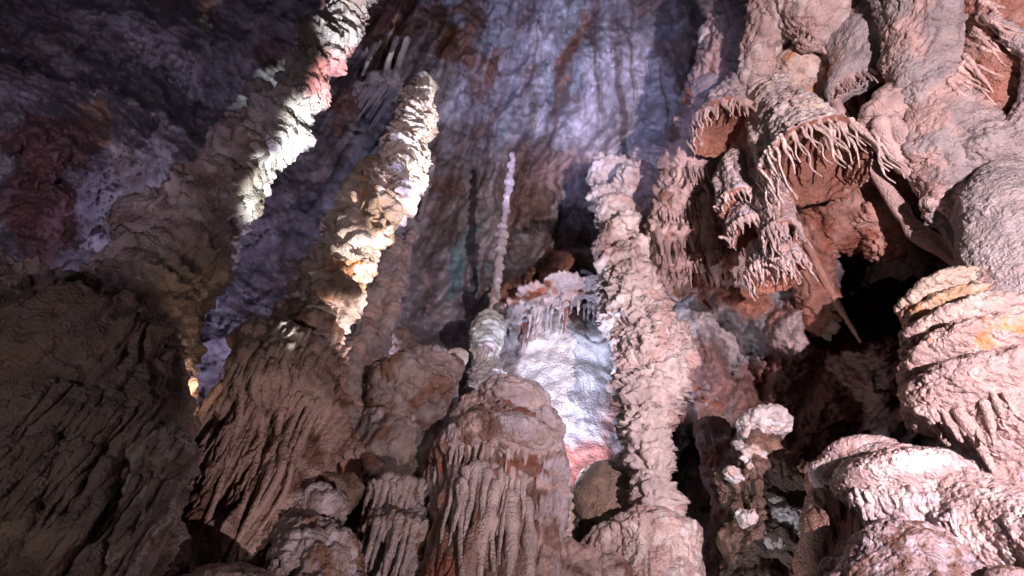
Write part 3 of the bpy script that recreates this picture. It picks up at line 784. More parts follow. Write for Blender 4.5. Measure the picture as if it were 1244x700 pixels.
body('right_curtain', t, [chain([(665, 560, 46), (662, 610, 52), (655, 660, 52), (650, 760, 60)], R=6.6), chain([(636, 640, 40), (630, 700, 50), (625, 760, 50)], R=6.55)], [('big', 5, 30), ('flute', 6, 8), ('pop', 2.5, 8), ('fine', .8, 4)], cols, voxel=1.3)
fringe(t, [(548, 545), (575, 545), (610, 548), (640, 552)], 13, (25, 45), (5, 9), (0.50, 0.43, 0.41), R=6.45)
fringe(t, [(552, 585), (580, 583), (610, 585), (640, 590)], 12, (80, 130), (6, 12), (0.50, 0.43, 0.42), R=6.4, taper=.35)
ribs(t, [[(562, 585, 12), (566, 610, 13), (560, 650, 9), (562, 700, 8), (568, 730, 6)], [(602, 590, 16), (594, 630, 20), (586, 660, 11), (582, 720, 6)], [(600, 630, 12), (598, 660, 8), (602, 720, 5)], [(620, 600, 14), (622, 650, 16), (616, 730, 9)], [(640, 610, 14), (644, 660, 16), (640, 740, 9)]],
     (0.52, 0.44, 0.42), R=6.35, name='drip')

# ---- the column
t = thing('stone_column', 'tall pale column with fan-tiered top and knobbly cauliflower shaft in front of the lit alcove', 'column', PR(790, 760, 8.0))
fans = [(744, 217, 58, 38, 7.95), (788, 209, 60, 40, 8.0), (734, 242, 36, 32, 8.0), (776, 234, 62, 38, 7.85), (750, 258, 54, 34, 7.85), (788, 262, 40, 34, 8.0), (764, 284, 56, 34, 7.85), (742, 300, 40, 30, 8.0), (776, 312, 46, 34, 7.9), (752, 326, 50, 32, 7.85), (770, 345, 56, 34, 7.9)]
body('fan_top', t, [chain([(768, 225, 60), (762, 260, 56), (758, 300, 46), (762, 350, 52)], R=8.15)] + [blob(x, y, w, h, R=r, d=w * 1.1) for x, y, w, h, r in fans],
     [('big', 4, 30), ('tier', 7, 15), ('scale', 4, 16), ('flute', 2.4, 5.5), ('fine', .8, 4)], [(0.60, 0.52, 0.48), (PALE, 30, .35), (PINK, 50, .25)], voxel=1.2, smooth=2)
body('shaft', t, [chain([(762, 335, 66), (770, 375, 72), (783, 420, 78), (788, 460, 80), (783, 500, 62), (787, 540, 54), (794, 575, 52), (796, 600, 48), (798, 625, 46)], R=(8.1, 7.9)), blob(815, 430, 56, 110, R=8.5)],
     [('big', 9, 40), ('tier', 9, 13), ('pop', 9, 14), ('pop', 5, 6.5), ('crack', 3, 16), ('fine', 1.6, 4)], [(0.58, 0.51, 0.49), (PALE, 25, .35), (PINK, 40, .25)], voxel=1.25)
body('pedestal', t, [blob(795, 655, 110, 56, R=7.6), blob(835, 662, 34, 40, R=7.5), chain([(795, 670, 104), (790, 780, 120)], R=7.6), blob(740, 668, 60, 50, R=7.6)],
     [('big', 7, 40), ('pop', 6, 10), ('flute', 6, 11, 'lo'), ('fine', .8, 4)], [(0.56, 0.45, 0.41), (PINK, 30, .4), (PALE, 25, .25)], voxel=1.3)
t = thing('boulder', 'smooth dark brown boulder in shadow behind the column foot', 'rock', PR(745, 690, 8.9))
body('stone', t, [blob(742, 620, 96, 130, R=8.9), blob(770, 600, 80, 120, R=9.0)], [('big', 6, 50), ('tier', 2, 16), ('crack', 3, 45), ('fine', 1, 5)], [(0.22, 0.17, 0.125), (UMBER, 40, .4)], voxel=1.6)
t = thing('stalagmite', 'little plated stalagmite glowing between central flowstone and brown boulder', 'stalagmite', PR(688, 690, 8.2))
for k, (yy, ww) in enumerate([(588, 14), (602, 20), (614, 22), (627, 26), (640, 26), (653, 28)]):
    body('plate', t, [blob(688 - k * .6, yy, ww, 11, R=8.2), blob(688, yy + 8, ww * .6, 16, R=8.2)], [('big', 2, 12), ('fine', .8, 4)], [(0.66, 0.58, 0.50), (CREAM, 14, .4)], voxel=1.1)
t = thing('flowstone', 'low knobbly pink-brown rock bank between the central flowstone and the column pedestal', 'rock', PR(680, 760, 7.0))
body('bank', t, [blob(690, 690, 90, 50, R=7.0), blob(660, 710, 90, 60, R=6.9), blob(735, 705, 70, 50, R=7.0), chain([(690, 710, 100), (690, 780, 130)], R=7.0)], [('big', 6, 35), ('pop', 5, 11), ('flute', 3, 10), ('fine', .8, 4)], [(0.46, 0.37, 0.34), (PINK, 30, .4), (BROWN, 40, .25)], voxel=1.5)

# ---- bottom left rock
t = thing('boulder', 'dim knobbly popcorn-covered boulder below the drapery skirt', 'rock', PR(375, 760, 6.2))
body('stone', t, [blob(385, 620, 70, 56, R=6.2), blob(362, 655, 66, 60, R=6.1), blob(395, 680, 90, 80, R=6.1), chain([(380, 690, 110), (370, 780, 140)], R=6.1)], [('big', 8, 40), ('pop', 7, 10), ('flute', 3, 12), ('fine', .8, 4)], [(0.33, 0.28, 0.27), (LILAC, 30, .35), (BROWN, 40, .3)], voxel=1.5)
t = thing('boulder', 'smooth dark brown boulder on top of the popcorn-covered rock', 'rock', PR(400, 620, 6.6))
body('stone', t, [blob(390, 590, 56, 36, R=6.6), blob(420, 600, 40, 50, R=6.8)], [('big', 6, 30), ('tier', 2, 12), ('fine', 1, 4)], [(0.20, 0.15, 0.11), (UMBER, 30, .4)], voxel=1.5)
t = thing('boulder', 'low smooth dark grey rock at the foot of the drapery skirt', 'rock', PR(300, 760, 5.4))
body('stone', t, [blob(295, 720, 130, 50, R=5.4), blob(230, 740, 130, 60, R=5.4)], [('big', 6, 50), ('pop', 2, 12), ('fine', .8, 4)], [(0.24, 0.19, 0.175), (BROWN, 40, .3)], voxel=1.8)

# ---- on the back wall: stalactite cluster, thin bead columns
t = thing('stalactite_cluster', 'cluster of thin grey stalactites fanning from a knobbly shelf on the back wall', 'stalactites', P(475, 90, wall_rho(475, 90) - .4))
wr = min(wall_rho(470, 100), wall_rho(450, 120), wall_rho(490, 60)) - 0.5
body('shelf', t, [blob(478, 95, 22, 22, rho=wr), blob(455, 98, 26, 16, rho=wr + .1), blob(437, 112, 30, 16, rho=wr + .3), blob(470, 106, 40, 16, rho=wr + .2), blob(425, 122, 20, 12, rho=wr + .3)], [('pop', 4, 8), ('big', 3, 20), ('fine', .6, 3)], [(0.52, 0.48, 0.47), (LILAC, 20, .3)], voxel=1.2)
ribs(t, [[(495, 48, 8), (488, 68, 8), (480, 92, 9)], [(482, 46, 7), (474, 68, 7), (468, 90, 8)], [(456, 54, 6), (448, 72, 5), (441, 90, 5)]], (0.42, 0.39, 0.40), rho=wr - .1, name='spindle')
for i in range(30):
    x0 = rnd.uniform(425, 488); y0 = 100 + (470 - x0) * 0.25 * (x0 < 470) + rnd.uniform(-3, 6); L = rnd.uniform(25, 90) if x0 > 445 else rnd.uniform(12, 30)
    vx, vy = x0 - 731, y0 + 270; n = math.hypot(vx, vy); vx /= n; vy /= n
    ribs(t, [[(x0, y0, 6), (x0 + vx * L * .5 + rnd.uniform(-1, 1), y0 + vy * L * .5, 4.5), (x0 + vx * L, y0 + vy * L, 1.6)]], (0.40, 0.37, 0.38), rho=wr + rnd.uniform(-.1, .35), name='stalactite', seg=7)
for (lab, pts) in [('slender beaded column like a string of shells against the dark back wall', [(623, 188, 4), (620, 215, 7), (615, 250, 8), (609, 290, 9), (605, 330, 10), (601, 360, 9), (597, 385, 8)]),
                   ('short thin grey spindle column on the back wall beside the bright stalagmite tip', [(527, 192, 5), (519, 225, 7), (511, 265, 6)])]:
    rr = min(wall_rho(a, b) for a, b, _ in pts) - .35
    t = thing('stone_column', lab, 'column', P(pts[-1][0], pts[-1][1], rr))
    lobes = [chain(pts, rho=rr)]
    s = spline(pts, max(8, int((pts[-1][1] - pts[0][1]) / 7.5)))
    for x, y, w in s:
        k = rnd.uniform(0.75, 1.3); lobes.append(blob(x + rnd.uniform(-1.2, 1.2), y, w * 1.5 * k, 7.5, rho=rr))
    body('shaft', t, lobes, [('big', 1.2, 12), ('fine', .5, 3)], [(0.33, 0.28, 0.27), (PALE, 20, .1)], voxel=0.8, smooth=1)

# ---- alcove: little stalactites and drapes under its upper edge
wr = wall_rho(680, 395) - .35
t = thing('stalactite_cluster', 'white dripping stalactites under the upper edge of the lit alcove', 'stalactites', P(670, 360, wr))
body('root', t, [blob(655, 362, 50, 9, rho=wr + .35), blob(685, 352, 60, 9, rho=wr + .35), blob(630, 378, 40, 9, rho=wr + .35), blob(720, 350, 44, 9, rho=wr + .35)], [('big', 4, 24), ('flute', 5, 7), ('fine', 1, 3)], [(0.50, 0.44, 0.44), (PINK, 20, .35), (RED, 30, .2)], voxel=1.1)
for i in range(26):
    x0 = rnd.uniform(622, 738); y0 = np.interp(x0, [620, 660, 700, 740], [395, 375, 365, 372]) + rnd.uniform(-2, 6)
    fringe(t, [(x0, y0), (x0 + 1, y0)], 1, (18, 62) if x0 < 700 else (12, 30), (3.5, 8), (0.68, 0.66, 0.68) if rnd.random() > .15 else (0.42, 0.17, 0.12), rho=wr - .15, name='stalactite', taper=.2)

t = thing('rock_nub', 'small orange-lit rock nub in the gap between dark mound and drapery skirt', 'rock', PR(220, 500, 5.7))
body('nub', t, [blob(220, 464, 32, 22, R=5.6), blob(216, 480, 18, 16, R=5.6), blob(212, 448, 26, 18, R=5.7)], [('big', 4, 16), ('tier', 3, 9), ('crack', 2, 14), ('fine', .8, 3)], [(0.60, 0.42, 0.30), (ORANGE, 20, .3)], voxel=1.3)  # orange of the lamplight is painted into the nub's colour

# ---- right: draped curtains hanging from the overhang
t = thing('drapery', 'pleated pink-brown curtain drapery hanging beside the column fan top', 'drapery', P(840, 200, 12.2))
pinkc = [(0.46, 0.345, 0.32), (PINK, 30, .3), (BROWN, 30, .3)]
body('hood', t, [blob(845, 195, 80, 60, rho=12.4), chain([(850, 130, 30), (845, 170, 64), (850, 225, 84)], rho=12.5), blob(880, 215, 40, 60, rho=12.3)], [('big', 4, 30), ('flute', 4.5, 10), ('pop', 2.5, 9, 'hi'), ('fine', .8, 4)], pinkc, voxel=1.3)
body('pleats', t, [chain([(830, 230, 66), (822, 280, 70), (815, 330, 50), (822, 350, 24)], rho=12.3), chain([(865, 250, 44), (862, 290, 36), (868, 325, 18)], rho=12.1), blob(800, 300, 30, 80, rho=12.3)],
     [('big', 4, 30), ('flute', 5.5, 10), ('tier', 3, 26), ('fine', .8, 4)], pinkc, voxel=1.2)
fringe(t, [(795, 285), (815, 290), (840, 292)], 11, (40, 62), (6, 9), (0.42, 0.31, 0.29), rho=11.9, name='curtain_fold', taper=.35)
fringe(t, [(830, 205), (855, 212), (892, 218)], 12, (35, 60), (5, 8), (0.50, 0.38, 0.35), rho=11.9, name='curtain_fold', taper=.4)
ribs(t, [[(858, 240, 16), (860, 280, 20), (866, 315, 16), (872, 348, 3)], [(876, 236, 14), (880, 260, 16), (884, 290, 8), (884, 300, 3)], [(848, 270, 13), (848, 300, 14), (852, 330, 6)]], (0.50, 0.385, 0.36), rho=11.7, name='stalactite')

fringe(t, [(800, 255), (822, 258), (850, 256)], 12, (22, 36), (4, 7), (0.46, 0.35, 0.33), rho=12.0, name='curtain_fold', taper=.4)
fringe(t, [(805, 318), (820, 330), (845, 322)], 9, (16, 34), (4, 7), (0.42, 0.31, 0.29), rho=12.0, name='curtain_fold', taper=.3)
fringe(t, [(845, 170), (862, 180), (885, 186)], 8, (20, 34), (4, 6), (0.50, 0.39, 0.37), rho=12.0, name='curtain_fold', taper=.4)

body('backing', t, [chain([(890, 40, 70), (885, 120, 110), (890, 200, 130), (885, 270, 120), (880, 330, 90)], rho=(13.9, 12.9))], [('big', 8, 50), ('flute', 7, 12), ('tier', 5, 40), ('fine', 1.2, 4)], [(0.44, 0.33, 0.31), (RED, 40, .25), (PINK, 40, .3)], voxel=1.5)
for yy in (205, 250, 295, 325):
    fringe(t, [(835, yy - 6), (880, yy + 4), (940, yy)], 14, (24, 44), (4, 7), (0.48, 0.37, 0.35), rho=12.6, name='curtain_fold', taper=.4)

t = thing('drapery', 'shell-shaped lilac drapery with orange underside and fine branching drips', 'drapery', P(870, 160, 12))
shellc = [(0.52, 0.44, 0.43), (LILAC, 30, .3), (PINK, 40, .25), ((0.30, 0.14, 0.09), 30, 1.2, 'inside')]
RIMS.clear()
o = body('shell', t, [bell([(905, 80, 22), (892, 110, 44), (882, 138, 62), (880, 158, 72)], 5.6)], [('big', 4, 30), ('pop', 2.5, 7), ('flute', 3, 10), ('fine', .8, 3)], shellc, voxel=1.1, smooth=2)
rim_fringe(o, RIMS[0], 24, (26, 48), (2.6, 4.2), (0.64, 0.49, 0.43))
RIMS.clear()
o = body('side_shell', t, [bell([(860, 120, 18), (852, 145, 34), (846, 165, 44)], 6.1)], [('big', 3, 24), ('pop', 2.5, 7), ('flute', 3, 8), ('fine', .8, 3)], shellc, voxel=1.1, smooth=2)
rim_fringe(o, RIMS[0], 14, (18, 34), (3.2, 5), (0.60, 0.46, 0.42))

t = thing('drapery', 'long lilac drapery of overlapping bulbs ending in drip-fringed tips', 'drapery', P(920, 200, 11.6))
for (nm, pts, R_, nf, ln) in [('long_lobe', [(905, 150, 24), (917, 190, 38), (932, 235, 44), (946, 275, 42), (950, 288, 42)], 6.1, 14, (24, 52)),
                              ('upper_bulb', [(898, 180, 22), (892, 205, 38), (896, 236, 44), (898, 250, 44)], 6.1, 14, (14, 28)),
                              ('middle_bulb', [(902, 250, 26), (908, 270, 42), (912, 284, 46)], 6.3, 14, (16, 30)),
                              ('lower_bulb', [(920, 300, 26), (932, 322, 48), (938, 336, 54)], 6.5, 16, (22, 44)),
                              ('tip_bulb', [(948, 290, 20), (956, 310, 30), (960, 322, 32)], 6.15, 10, (20, 44))]:
    RIMS.clear()
    o = body(nm, t, [bell(pts, R_)], [('big', 3, 26), ('scale', 2.4, 8), ('flute', 3.5, 8, 'lo'), ('fine', .8, 3)], shellc, voxel=1.1, smooth=2)
    rim_fringe(o, RIMS[0], nf, ln, (2.8, 4.4), (0.60, 0.48, 0.45))

t = thing('flowstone', 'white scaly bell-shaped flowstone with a red hollow mouth and hanging root-like drips', 'flowstone', P(975, 170, 11))
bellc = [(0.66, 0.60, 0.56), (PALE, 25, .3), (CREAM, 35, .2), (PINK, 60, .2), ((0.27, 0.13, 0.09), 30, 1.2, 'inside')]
RIMS.clear()
o = body('bell', t, [bell([(918, 92, 26), (932, 112, 52), (946, 138, 72), (966, 168, 96), (984, 192, 112), (990, 202, 112)], 5.85, hollow=0.75)], [('big', 4, 30), ('tier', 7, 19, 'hi'), ('scale', 4, 11), ('flute', 2, 8, 'lo'), ('fine', .9, 3)], bellc, voxel=1.1, smooth=2)
rim_fringe(o, RIMS[0], 36, (44, 92), (2.6, 4.2), (0.72, 0.60, 0.53), arc=3.2, lean=0.22)

t = thing('flowstone', 'orange and white knobbly boss wedged above the bell-shaped flowstone', 'flowstone', P(975, 90, 11.4))
body('boss', t, [blob(968, 82, 60, 60, rho=12.0), blob(998, 82, 46, 56, rho=12.0), blob(985, 115, 60, 50, rho=11.9)], [('big', 6, 30), ('pop', 4, 9), ('tier', 3, 20), ('fine', .8, 3)], [(0.64, 0.52, 0.44), (ORANGE, 30, .3), (PALE, 20, .35)], voxel=1.2)
body('side_tongue', t, [chain([(990, 125, 26), (1005, 140, 32), (1025, 160, 24)], rho=11.6)], [('big', 3, 20), ('scale', 2, 8), ('fine', .6, 3)], bellc, voxel=1.2)

t = thing('flowstone', 'rust-red rib-streaked rock face behind the bell, holding long diagonal drip ribs', 'flowstone', P(1050, 180, 11.6))
redc = [(0.29, 0.15, 0.115), (RED, 35, .35), ((0.42, 0.27, 0.22), 30, .25)]
body('face', t, [chain([(1015, 90, 60), (1045, 160, 100), (1055, 215, 116), (1030, 255, 104)], rho=(12.2, 11.8)), blob(985, 285, 70, 80, rho=11.8), chain([(985, 290, 60), (985, 330, 50), (1000, 390, 40)], rho=11.6)], [('big', 7, 60), ('flute', 7, 18), ('flute', 2.5, 7), ('crack', 2, 30), ('fine', 1.2, 4)], redc, voxel=1.5)
ribs(t, [[(1012, 108, 16), (1022, 140, 14), (1050, 190, 14), (1088, 245, 17), (1112, 280, 20), (1140, 300, 20), (1168, 326, 8)]], (0.56, 0.43, 0.39), rho=(11.0, 9.9), name='long_rib', seg=12, hug=False)
ribs(t, [[(1030, 120, 9), (1050, 158, 8), (1062, 180, 6)], [(1046, 118, 8), (1052, 130, 8), (1062, 152, 5)], [(1014, 140, 12), (1034, 180, 12), (1062, 220, 9)]], (0.40, 0.20, 0.14), rho=11.1, name='rib')
ribs(t, [[(975, 285, 7), (992, 320, 9), (1015, 365, 8), (1045, 415, 4)], [(955, 270, 8), (968, 310, 9), (988, 350, 4)]], (0.38, 0.21, 0.16), rho=11.2, name='rib', seg=12)
body('fan_foot', t, [blob(1068, 268, 56, 36, rho=11.2), blob(1075, 290, 50, 60, rho=11.3)], [('big', 3, 24), ('flute', 5, 8), ('tier', 3, 12), ('fine', .8, 3)], [(0.48, 0.29, 0.23), (RED, 25, .3)], voxel=1.3)

t = thing('stalactite_cluster', 'bundle of three pink diagonal stalactites under the grey fringed ledge', 'stalactites', P(1080, 140, 11))
body('root', t, [blob(1076, 138, 54, 42, rho=10.3), chain([(1082, 122, 44), (1098, 150, 34)], rho=10.3)], [('big', 4, 24), ('pop', 3, 8), ('fine', .8, 3)], [(0.54, 0.43, 0.39), (PINK, 20, .3)], voxel=1.3)
ribs(t, [[(1070, 150, 18), (1085, 180, 20), (1104, 208, 18), (1122, 232, 3)], [(1086, 146, 18), (1100, 172, 20), (1113, 192, 16), (1125, 212, 3)], [(1072, 145, 8), (1095, 178, 8), (1122, 210, 4)]], (0.56, 0.44, 0.41), rho=10.0, name='stalactite', seg=14, hug=False)

t = thing('rock_ledge', 'smooth grey rock ledge fringed with short pink drips below its lip', 'ledge', P(1050, 60, 11.4))
greyc = [(0.40, 0.37, 0.36), (GREY, 30, .3), (PINK, 50, .25, 'lo')]
body('ledge', t, [chain([(1075, 10, 70), (1060, 50, 90), (1045, 80, 70), (1020, 105, 36)], rho=(11.8, 11.0)), chain([(1085, 40, 60), (1098, 80, 46), (1095, 105, 26)], rho=11.2), chain([(1110, 30, 40), (1105, 90, 36), (1112, 140, 26)], rho=11.7)], [('big', 5, 40), ('scale', 1.8, 8), ('pop', 1.4, 5), ('fine', .8, 4)], greyc, voxel=1.4)
fringe(t, [(1016, 108), (1035, 94), (1060, 84), (1084, 82)], 16, (22, 40), (3.5, 6), (0.58, 0.44, 0.40), rho=10.75)

t = thing('flowstone', 'pale lumpy overhang with a small drip-barred black opening above the orange boss', 'flowstone', P(960, 20, 11.8))
body('overhang', t, [chain([(935, -30, 50), (940, 20, 60), (925, 60, 50), (922, 100, 34)], rho=12.0), chain([(960, -20, 70), (1000, 15, 80), (1030, 30, 50), (1048, 45, 24)], rho=11.7), chain([(985, 40, 40), (1012, 58, 26)], rho=11.5)], [('big', 6, 35), ('scale', 4, 13), ('pop', 2.5, 7), ('fine', .8, 3)], [(0.56, 0.45, 0.41), (PALE, 30, .3), (PINK, 40, .35)], voxel=1.3)
fringe(t, [(955, 40), (972, 34), (990, 40)], 9, (14, 22), (3, 5), (0.62, 0.46, 0.40), rho=11.3)
t = thing('rock_spur', 'narrow cracked tan rock spur between the white block and the pale overhang', 'rock', P(905, 50, 13))
body('spur', t, [chain([(915, -10, 26), (908, 30, 40), (902, 60, 40), (908, 88, 22)], rho=13.2)], [('big', 5, 24), ('crack', 4, 16), ('pop', 2, 9), ('fine', .8, 3)], [(0.44, 0.36, 0.33), (PINK, 20, .3)], voxel=1.4)
t = thing('stalagmite', 'short white blocky stalagmite on the dark seam beside the tan spur', 'stalagmite', P(860, 60, 14))
body('block', t, [chain([(863, 40, 26), (862, 55, 28), (858, 75, 22), (855, 95, 14)], rho=14.0)], [('big', 3, 18), ('tier', 3, 12), ('fine', .7, 3)], [(0.64, 0.60, 0.56), (PALE, 20, .3)], voxel=1.3)
t = thing('boulder', 'rounded dark grey-violet boulder under the white blocky stalagmite', 'rock', P(875, 95, 13.4))
body('stone', t, [blob(880, 88, 50, 46, rho=13.4), blob(865, 115, 56, 50, rho=13.2)], [('big', 4, 30), ('pop', 2, 9), ('fine', .8, 3)], [(0.36, 0.31, 0.34), (GREY, 20, .3)], voxel=1.4)

# ---- far right: coral-skinned overhang
t = thing('flowstone', 'huge grey-pink pimpled overhang with a red hollow fringed by root-like drips', 'flowstone', P(1150, 100, 10))
coral = [(0.37, 0.33, 0.32), (GREY, 50, .3), (PINK, 60, .3)]
body('overhang', t, [chain([(1150, -90, 150), (1140, -20, 130), (1125, 50, 90), (1130, 110, 84), (1145, 160, 96), (1160, 200, 96), (1150, 240, 60), (1135, 262, 26)], rho=(11.0, 9.8)), chain([(1190, 170, 70), (1215, 190, 60), (1260, 180, 90)], rho=10.2), chain([(1180, 200, 50), (1200, 215, 36), (1225, 205, 26)], rho=9.9)],
     [('big', 11, 55), ('crack', 3, 60), ('pop', 3.4, 6.5), ('scale', 2, 9), ('fine', .7, 3)], coral, voxel=1.25)
body('red_hollow', t, [chain([(1215, -20, 80), (1225, 60, 90), (1225, 110, 80), (1190, 140, 60)], rho=10.5), chain([(1165, 110, 30), (1200, 140, 40), (1235, 150, 30)], rho=10.5), chain([(1190, 90, 26), (1240, 120, 40)], rho=10.4)], [('big', 7, 36), ('flute', 3, 12), ('crack', 2, 20), ('fine', 1, 4)], [(0.36, 0.18, 0.13), (RED, 25, .3), ((0.44, 0.28, 0.23), 30, .3)], voxel=1.5)
body('right_lobe', t, [chain([(1205, 20, 10), (1235, 45, 22), (1270, 60, 40)], rho=9.9), chain([(1270, 60, 40), (1262, 120, 40), (1235, 180, 50), (1200, 178, 60)], rho=(9.9, 9.9)), chain([(1200, 175, 60), (1235, 200, 40), (1260, 215, 40)], rho=9.9)], [('big', 5, 30), ('pop', 3, 7), ('flute', 2, 9, 'lo'), ('fine', .7, 3)], coral, voxel=1.3)
roots(t, [(1196, -4), (1186, 30), (1178, 55), (1166, 85), (1150, 108)], 15, (24, 60), (3.6, 5.6), (0.62, 0.47, 0.41), 9.9)
body('pendant', t, [chain([(1150, 236, 34), (1160, 268, 28), (1172, 298, 18), (1180, 318, 7)], rho=9.9), chain([(1140, 236, 20), (1150, 275, 18), (1164, 308, 12), (1172, 324, 5)], rho=9.75)], [('big', 3, 20), ('scale', 2, 7), ('flute', 2, 7), ('fine', .8, 3)], coral, voxel=1.2)
fringe(t, [(1120, 250), (1150, 246), (1180, 222), (1205, 200)], 12, (14, 26), (8, 13), (0.52, 0.42, 0.40), rho=9.6)
fringe(t, [(1215, 208), (1232, 212), (1250, 205)], 6, (12, 22), (6, 9), (0.54, 0.42, 0.38), rho=9.7)
t = thing('flowstone', 'smooth grey pimpled rounded lobe above the tiered mushroom formation', 'flowstone', P(1220, 300, 9.2))
body('lobe', t, [chain([(1215, 225, 60), (1222, 260, 100), (1238, 320, 110), (1262, 400, 110)], rho=(9.6, 8.6))], [('big', 4, 50), ('pop', 2.6, 6), ('scale', 1.5, 9), ('fine', .6, 3)], [(0.40, 0.38, 0.37), (GREY, 40, .3), (PINK, 60, .25, 'lo')], voxel=1.25)

# ---- right: tiered mushroom formation
t = thing('stalagmite', 'stack of wide cream and orange plates like a layered mushroom, drips below its rim', 'stalagmite', PR(1210, 640, 6.75))
for (nm, lobes, R, cc) in [('top_tier', [(1160, 362, 110, 22), (1130, 372, 70, 18), (1190, 368, 66, 20)], 6.88, [(0.59, 0.50, 0.40), (CREAM, 20, .3)]),
                           ('orange_tier', [(1165, 382, 112, 24), (1128, 386, 60, 16)], 6.88, [(0.55, 0.39, 0.24), (ORANGE, 25, .4), (CREAM, 18, .3)]),
                           ('tier', [(1180, 408, 150, 28), (1130, 404, 60, 14), (1230, 405, 70, 30)], 6.81, [(0.55, 0.47, 0.41), (PINK, 30, .3)]),
                           ('tier', [(1190, 440, 170, 40), (1135, 448, 70, 26)], 6.75, [(0.50, 0.40, 0.36), (PINK, 30, .35), (ORANGE, 30, .1)]),
                           ('tier', [(1200, 482, 180, 50), (1145, 478, 90, 30), (1240, 500, 110, 70)], 6.69, [(0.47, 0.37, 0.34), (PINK, 30, .35)])]:
    body(nm, t, [blob(x, y, w, h * 1.35, R=R, d=w * .9) for x, y, w, h in lobes], [('big', 5, 30), ('scale', 4, 11), ('pop', 2.5, 6), ('fine', .8, 3)], cc, voxel=1.2)
body('stem', t, [chain([(1180, 375, 90), (1200, 440, 140), (1225, 520, 120), (1235, 580, 110), (1250, 680, 120)], R=7.19)], [('big', 5, 40), ('flute', 4, 12), ('pop', 2, 9), ('fine', 1, 4)], [(0.39, 0.30, 0.29), (PINK, 30, .3), (LILAC, 40, .3)], voxel=1.5)
body('lower_skirt', t, [chain([(1120, 492, 30), (1150, 505, 44), (1185, 520, 50), (1215, 540, 40)], R=6.69)], [('big', 3, 30), ('flute', 4, 8), ('pop', 2, 7), ('fine', .8, 3)], [(0.45, 0.35, 0.33), (PINK, 30, .35)], voxel=1.3)
fringe(t, [(1122, 495), (1150, 505), (1185, 512)], 9, (22, 44), (7, 11), (0.47, 0.37, 0.34), R=6.38)
ribs(t, [[(1165, 500, 14), (1182, 525, 14), (1197, 552, 13), (1210, 578, 6)], [(1122, 498, 10), (1136, 520, 9), (1152, 540, 5)], [(1205, 475, 8), (1216, 500, 7), (1220, 518, 3)], [(1222, 480, 7), (1232, 500, 6), (1246, 512, 4)], [(1196, 490, 10), (1204, 515, 9), (1208, 540, 4)]], (0.49, 0.39, 0.35), R=6.25, name='drip')

# ---- right bottom flowstone with drips
t = thing('flowstone', 'broad pink rough-topped flowstone with white drips over a dark hollow under the mushroom plates', 'flowstone', PR(1120, 780, 6.37))
pk = [(0.50, 0.39, 0.38), (PINK, 30, .3), (PALE, 22, .3)]
body('crown', t, [chain([(1005, 576, 40), (1040, 568, 54), (1085, 574, 70), (1130, 584, 72), (1165, 600, 72)], R=(6.7, 6.4)), blob(1045, 558, 90, 34, R=6.75), blob(1100, 592, 150, 66, R=6.45), blob(1060, 590, 90, 60, R=6.5), chain([(1120, 588, 70), (1170, 610, 84), (1220, 636, 96)], R=(6.5, 6.2))], [('big', 4, 50), ('pop', 2.6, 7), ('scale', 2.0, 12), ('fine', .9, 3)], pk, voxel=1.25)
body('right_shoulder', t, [chain([(1150, 610, 70), (1190, 628, 90), (1230, 645, 100), (1290, 668, 110)], R=(6.4, 6.0)), chain([(1175, 640, 70), (1215, 668, 70), (1270, 690, 80)], R=6.1)], [('big', 4, 50), ('pop', 2.6, 7), ('scale', 2.0, 12), ('flute', 3, 9, 'lo'), ('fine', .9, 3)], pk, voxel=1.25)
body('curtain', t, [chain([(1045, 606, 30), (1075, 614, 44), (1115, 618, 48), (1155, 626, 44)], R=6.15)], [('big', 3, 20), ('flute', 5, 8), ('fine', .8, 3)], [(0.62, 0.54, 0.55), (PALE, 20, .3)], voxel=1.2)
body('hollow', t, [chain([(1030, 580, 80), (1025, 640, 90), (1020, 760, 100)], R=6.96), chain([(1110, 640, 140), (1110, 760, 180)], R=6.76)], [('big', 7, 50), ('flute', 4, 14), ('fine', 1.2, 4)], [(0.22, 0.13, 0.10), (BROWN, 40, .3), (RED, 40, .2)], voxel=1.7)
fringe(t, [(1046, 618), (1075, 628), (1110, 630), (1160, 628)], 14, (30, 46), (5, 9), (0.59, 0.52, 0.52), R=6.01, taper=.5)
ribs(t, [[(1045, 620, 9), (1056, 645, 9), (1066, 664, 7)], [(1090, 628, 10), (1098, 650, 7), (1104, 668, 8)], [(1112, 630, 10), (1116, 652, 6), (1120, 672, 12)], [(1158, 620, 8), (1160, 645, 5), (1164, 660, 12)]], (0.59, 0.52, 0.52), R=5.98, name='drip')
body('rim', t, [blob(1080, 694, 90, 30, R=5.98), blob(1140, 698, 70, 40, R=5.98), blob(1175, 702, 50, 36, R=5.85), blob(1230, 712, 60, 44, R=5.72), blob(1030, 700, 60, 36, R=6.11), chain([(1110, 710, 150), (1110, 780, 240)], R=5.98)], [('big', 5, 30), ('pop', 4, 9), ('fine', .8, 3)], [(0.39, 0.31, 0.31), (LILAC, 25, .35), (BROWN, 30, .3)], voxel=1.4)

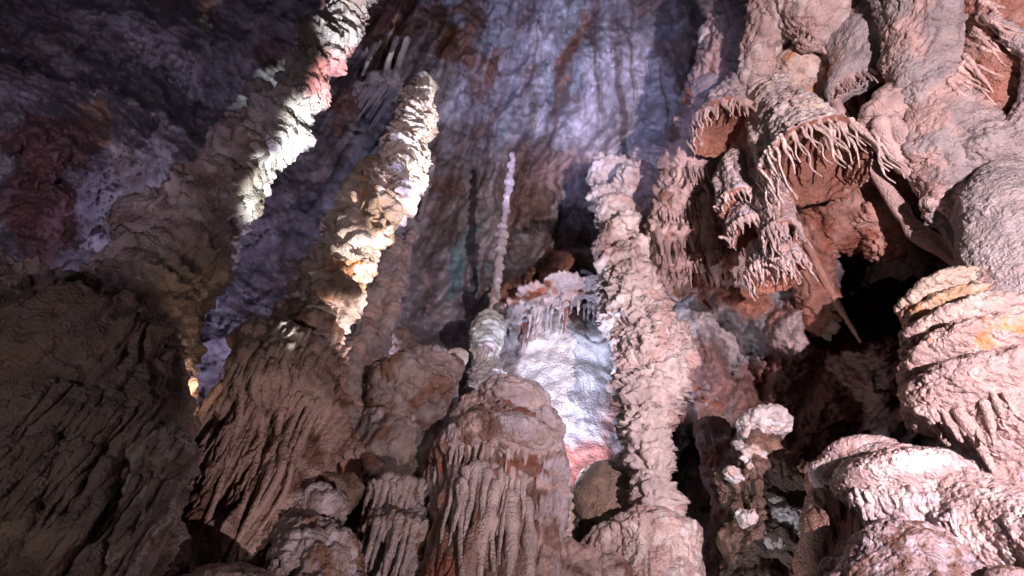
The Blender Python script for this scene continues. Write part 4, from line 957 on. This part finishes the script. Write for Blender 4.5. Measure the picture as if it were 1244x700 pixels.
# ---- right centre: dark knobbly stalagmite
t = thing('stalagmite', 'dark brown stalagmite with blue-white popcorn cap and crusts, beside the pink flowstone', 'stalagmite', PR(930, 760, 8.03))
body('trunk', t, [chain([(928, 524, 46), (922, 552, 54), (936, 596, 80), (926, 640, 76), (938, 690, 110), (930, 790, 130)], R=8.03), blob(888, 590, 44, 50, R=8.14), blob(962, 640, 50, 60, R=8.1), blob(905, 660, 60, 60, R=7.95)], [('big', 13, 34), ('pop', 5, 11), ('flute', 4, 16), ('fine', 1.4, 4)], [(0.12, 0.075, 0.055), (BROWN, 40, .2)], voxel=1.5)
body('cap', t, [blob(929, 516, 62, 34, R=7.92), blob(915, 530, 36, 30, R=7.87)], [('big', 3, 20), ('pop', 4, 7), ('scale', 2, 9), ('fine', .8, 3)], [(0.66, 0.63, 0.63), (PALE, 18, .3), (PINK, 18, .2, 'lo')], voxel=1.2)
for (x, y, w, h) in [(912, 548, 22, 14), (918, 566, 18, 16), (890, 576, 20, 16), (942, 610, 20, 12), (956, 632, 42, 28), (914, 633, 28, 22), (940, 662, 40, 30), (900, 540, 12, 10), (905, 557, 10, 8), (925, 552, 10, 9), (930, 618, 12, 9), (968, 622, 14, 10), (925, 645, 12, 9), (972, 650, 12, 12), (900, 626, 10, 9), (958, 676, 16, 10), (915, 655, 9, 8)]:
    x += rnd.uniform(-3, 3); body('popcorn_crust', t, [blob(x - w * .25, y - h * .2, w * .6, h * .6, R=7.7), blob(x, y, w, h, R=7.65), blob(x + w * .3, y + 4, w * .6, h * .7, R=7.65)], [('big', 4, 10), ('pop', 4, 5), ('fine', 1, 3)], [(0.58, 0.54, 0.54), (PINK, 12, .3)], voxel=1.1)
t = thing('rock_spur', 'slanting reddish grey rock rib between column shadow and dark popcorn stalagmite', 'rock', PR(880, 740, 9.02))
body('spur', t, [chain([(855, 480, 30), (868, 540, 40), (885, 600, 44), (895, 660, 60), (890, 780, 80)], R=(10.2, 9.0))], [('big', 8, 40), ('crack', 4, 25), ('flute', 4, 16), ('fine', 1.2, 4)], [(0.36, 0.24, 0.21), (LILAC, 25, .3), (RED, 40, .3)], voxel=1.6)

print('triangles about', TRIS[0])
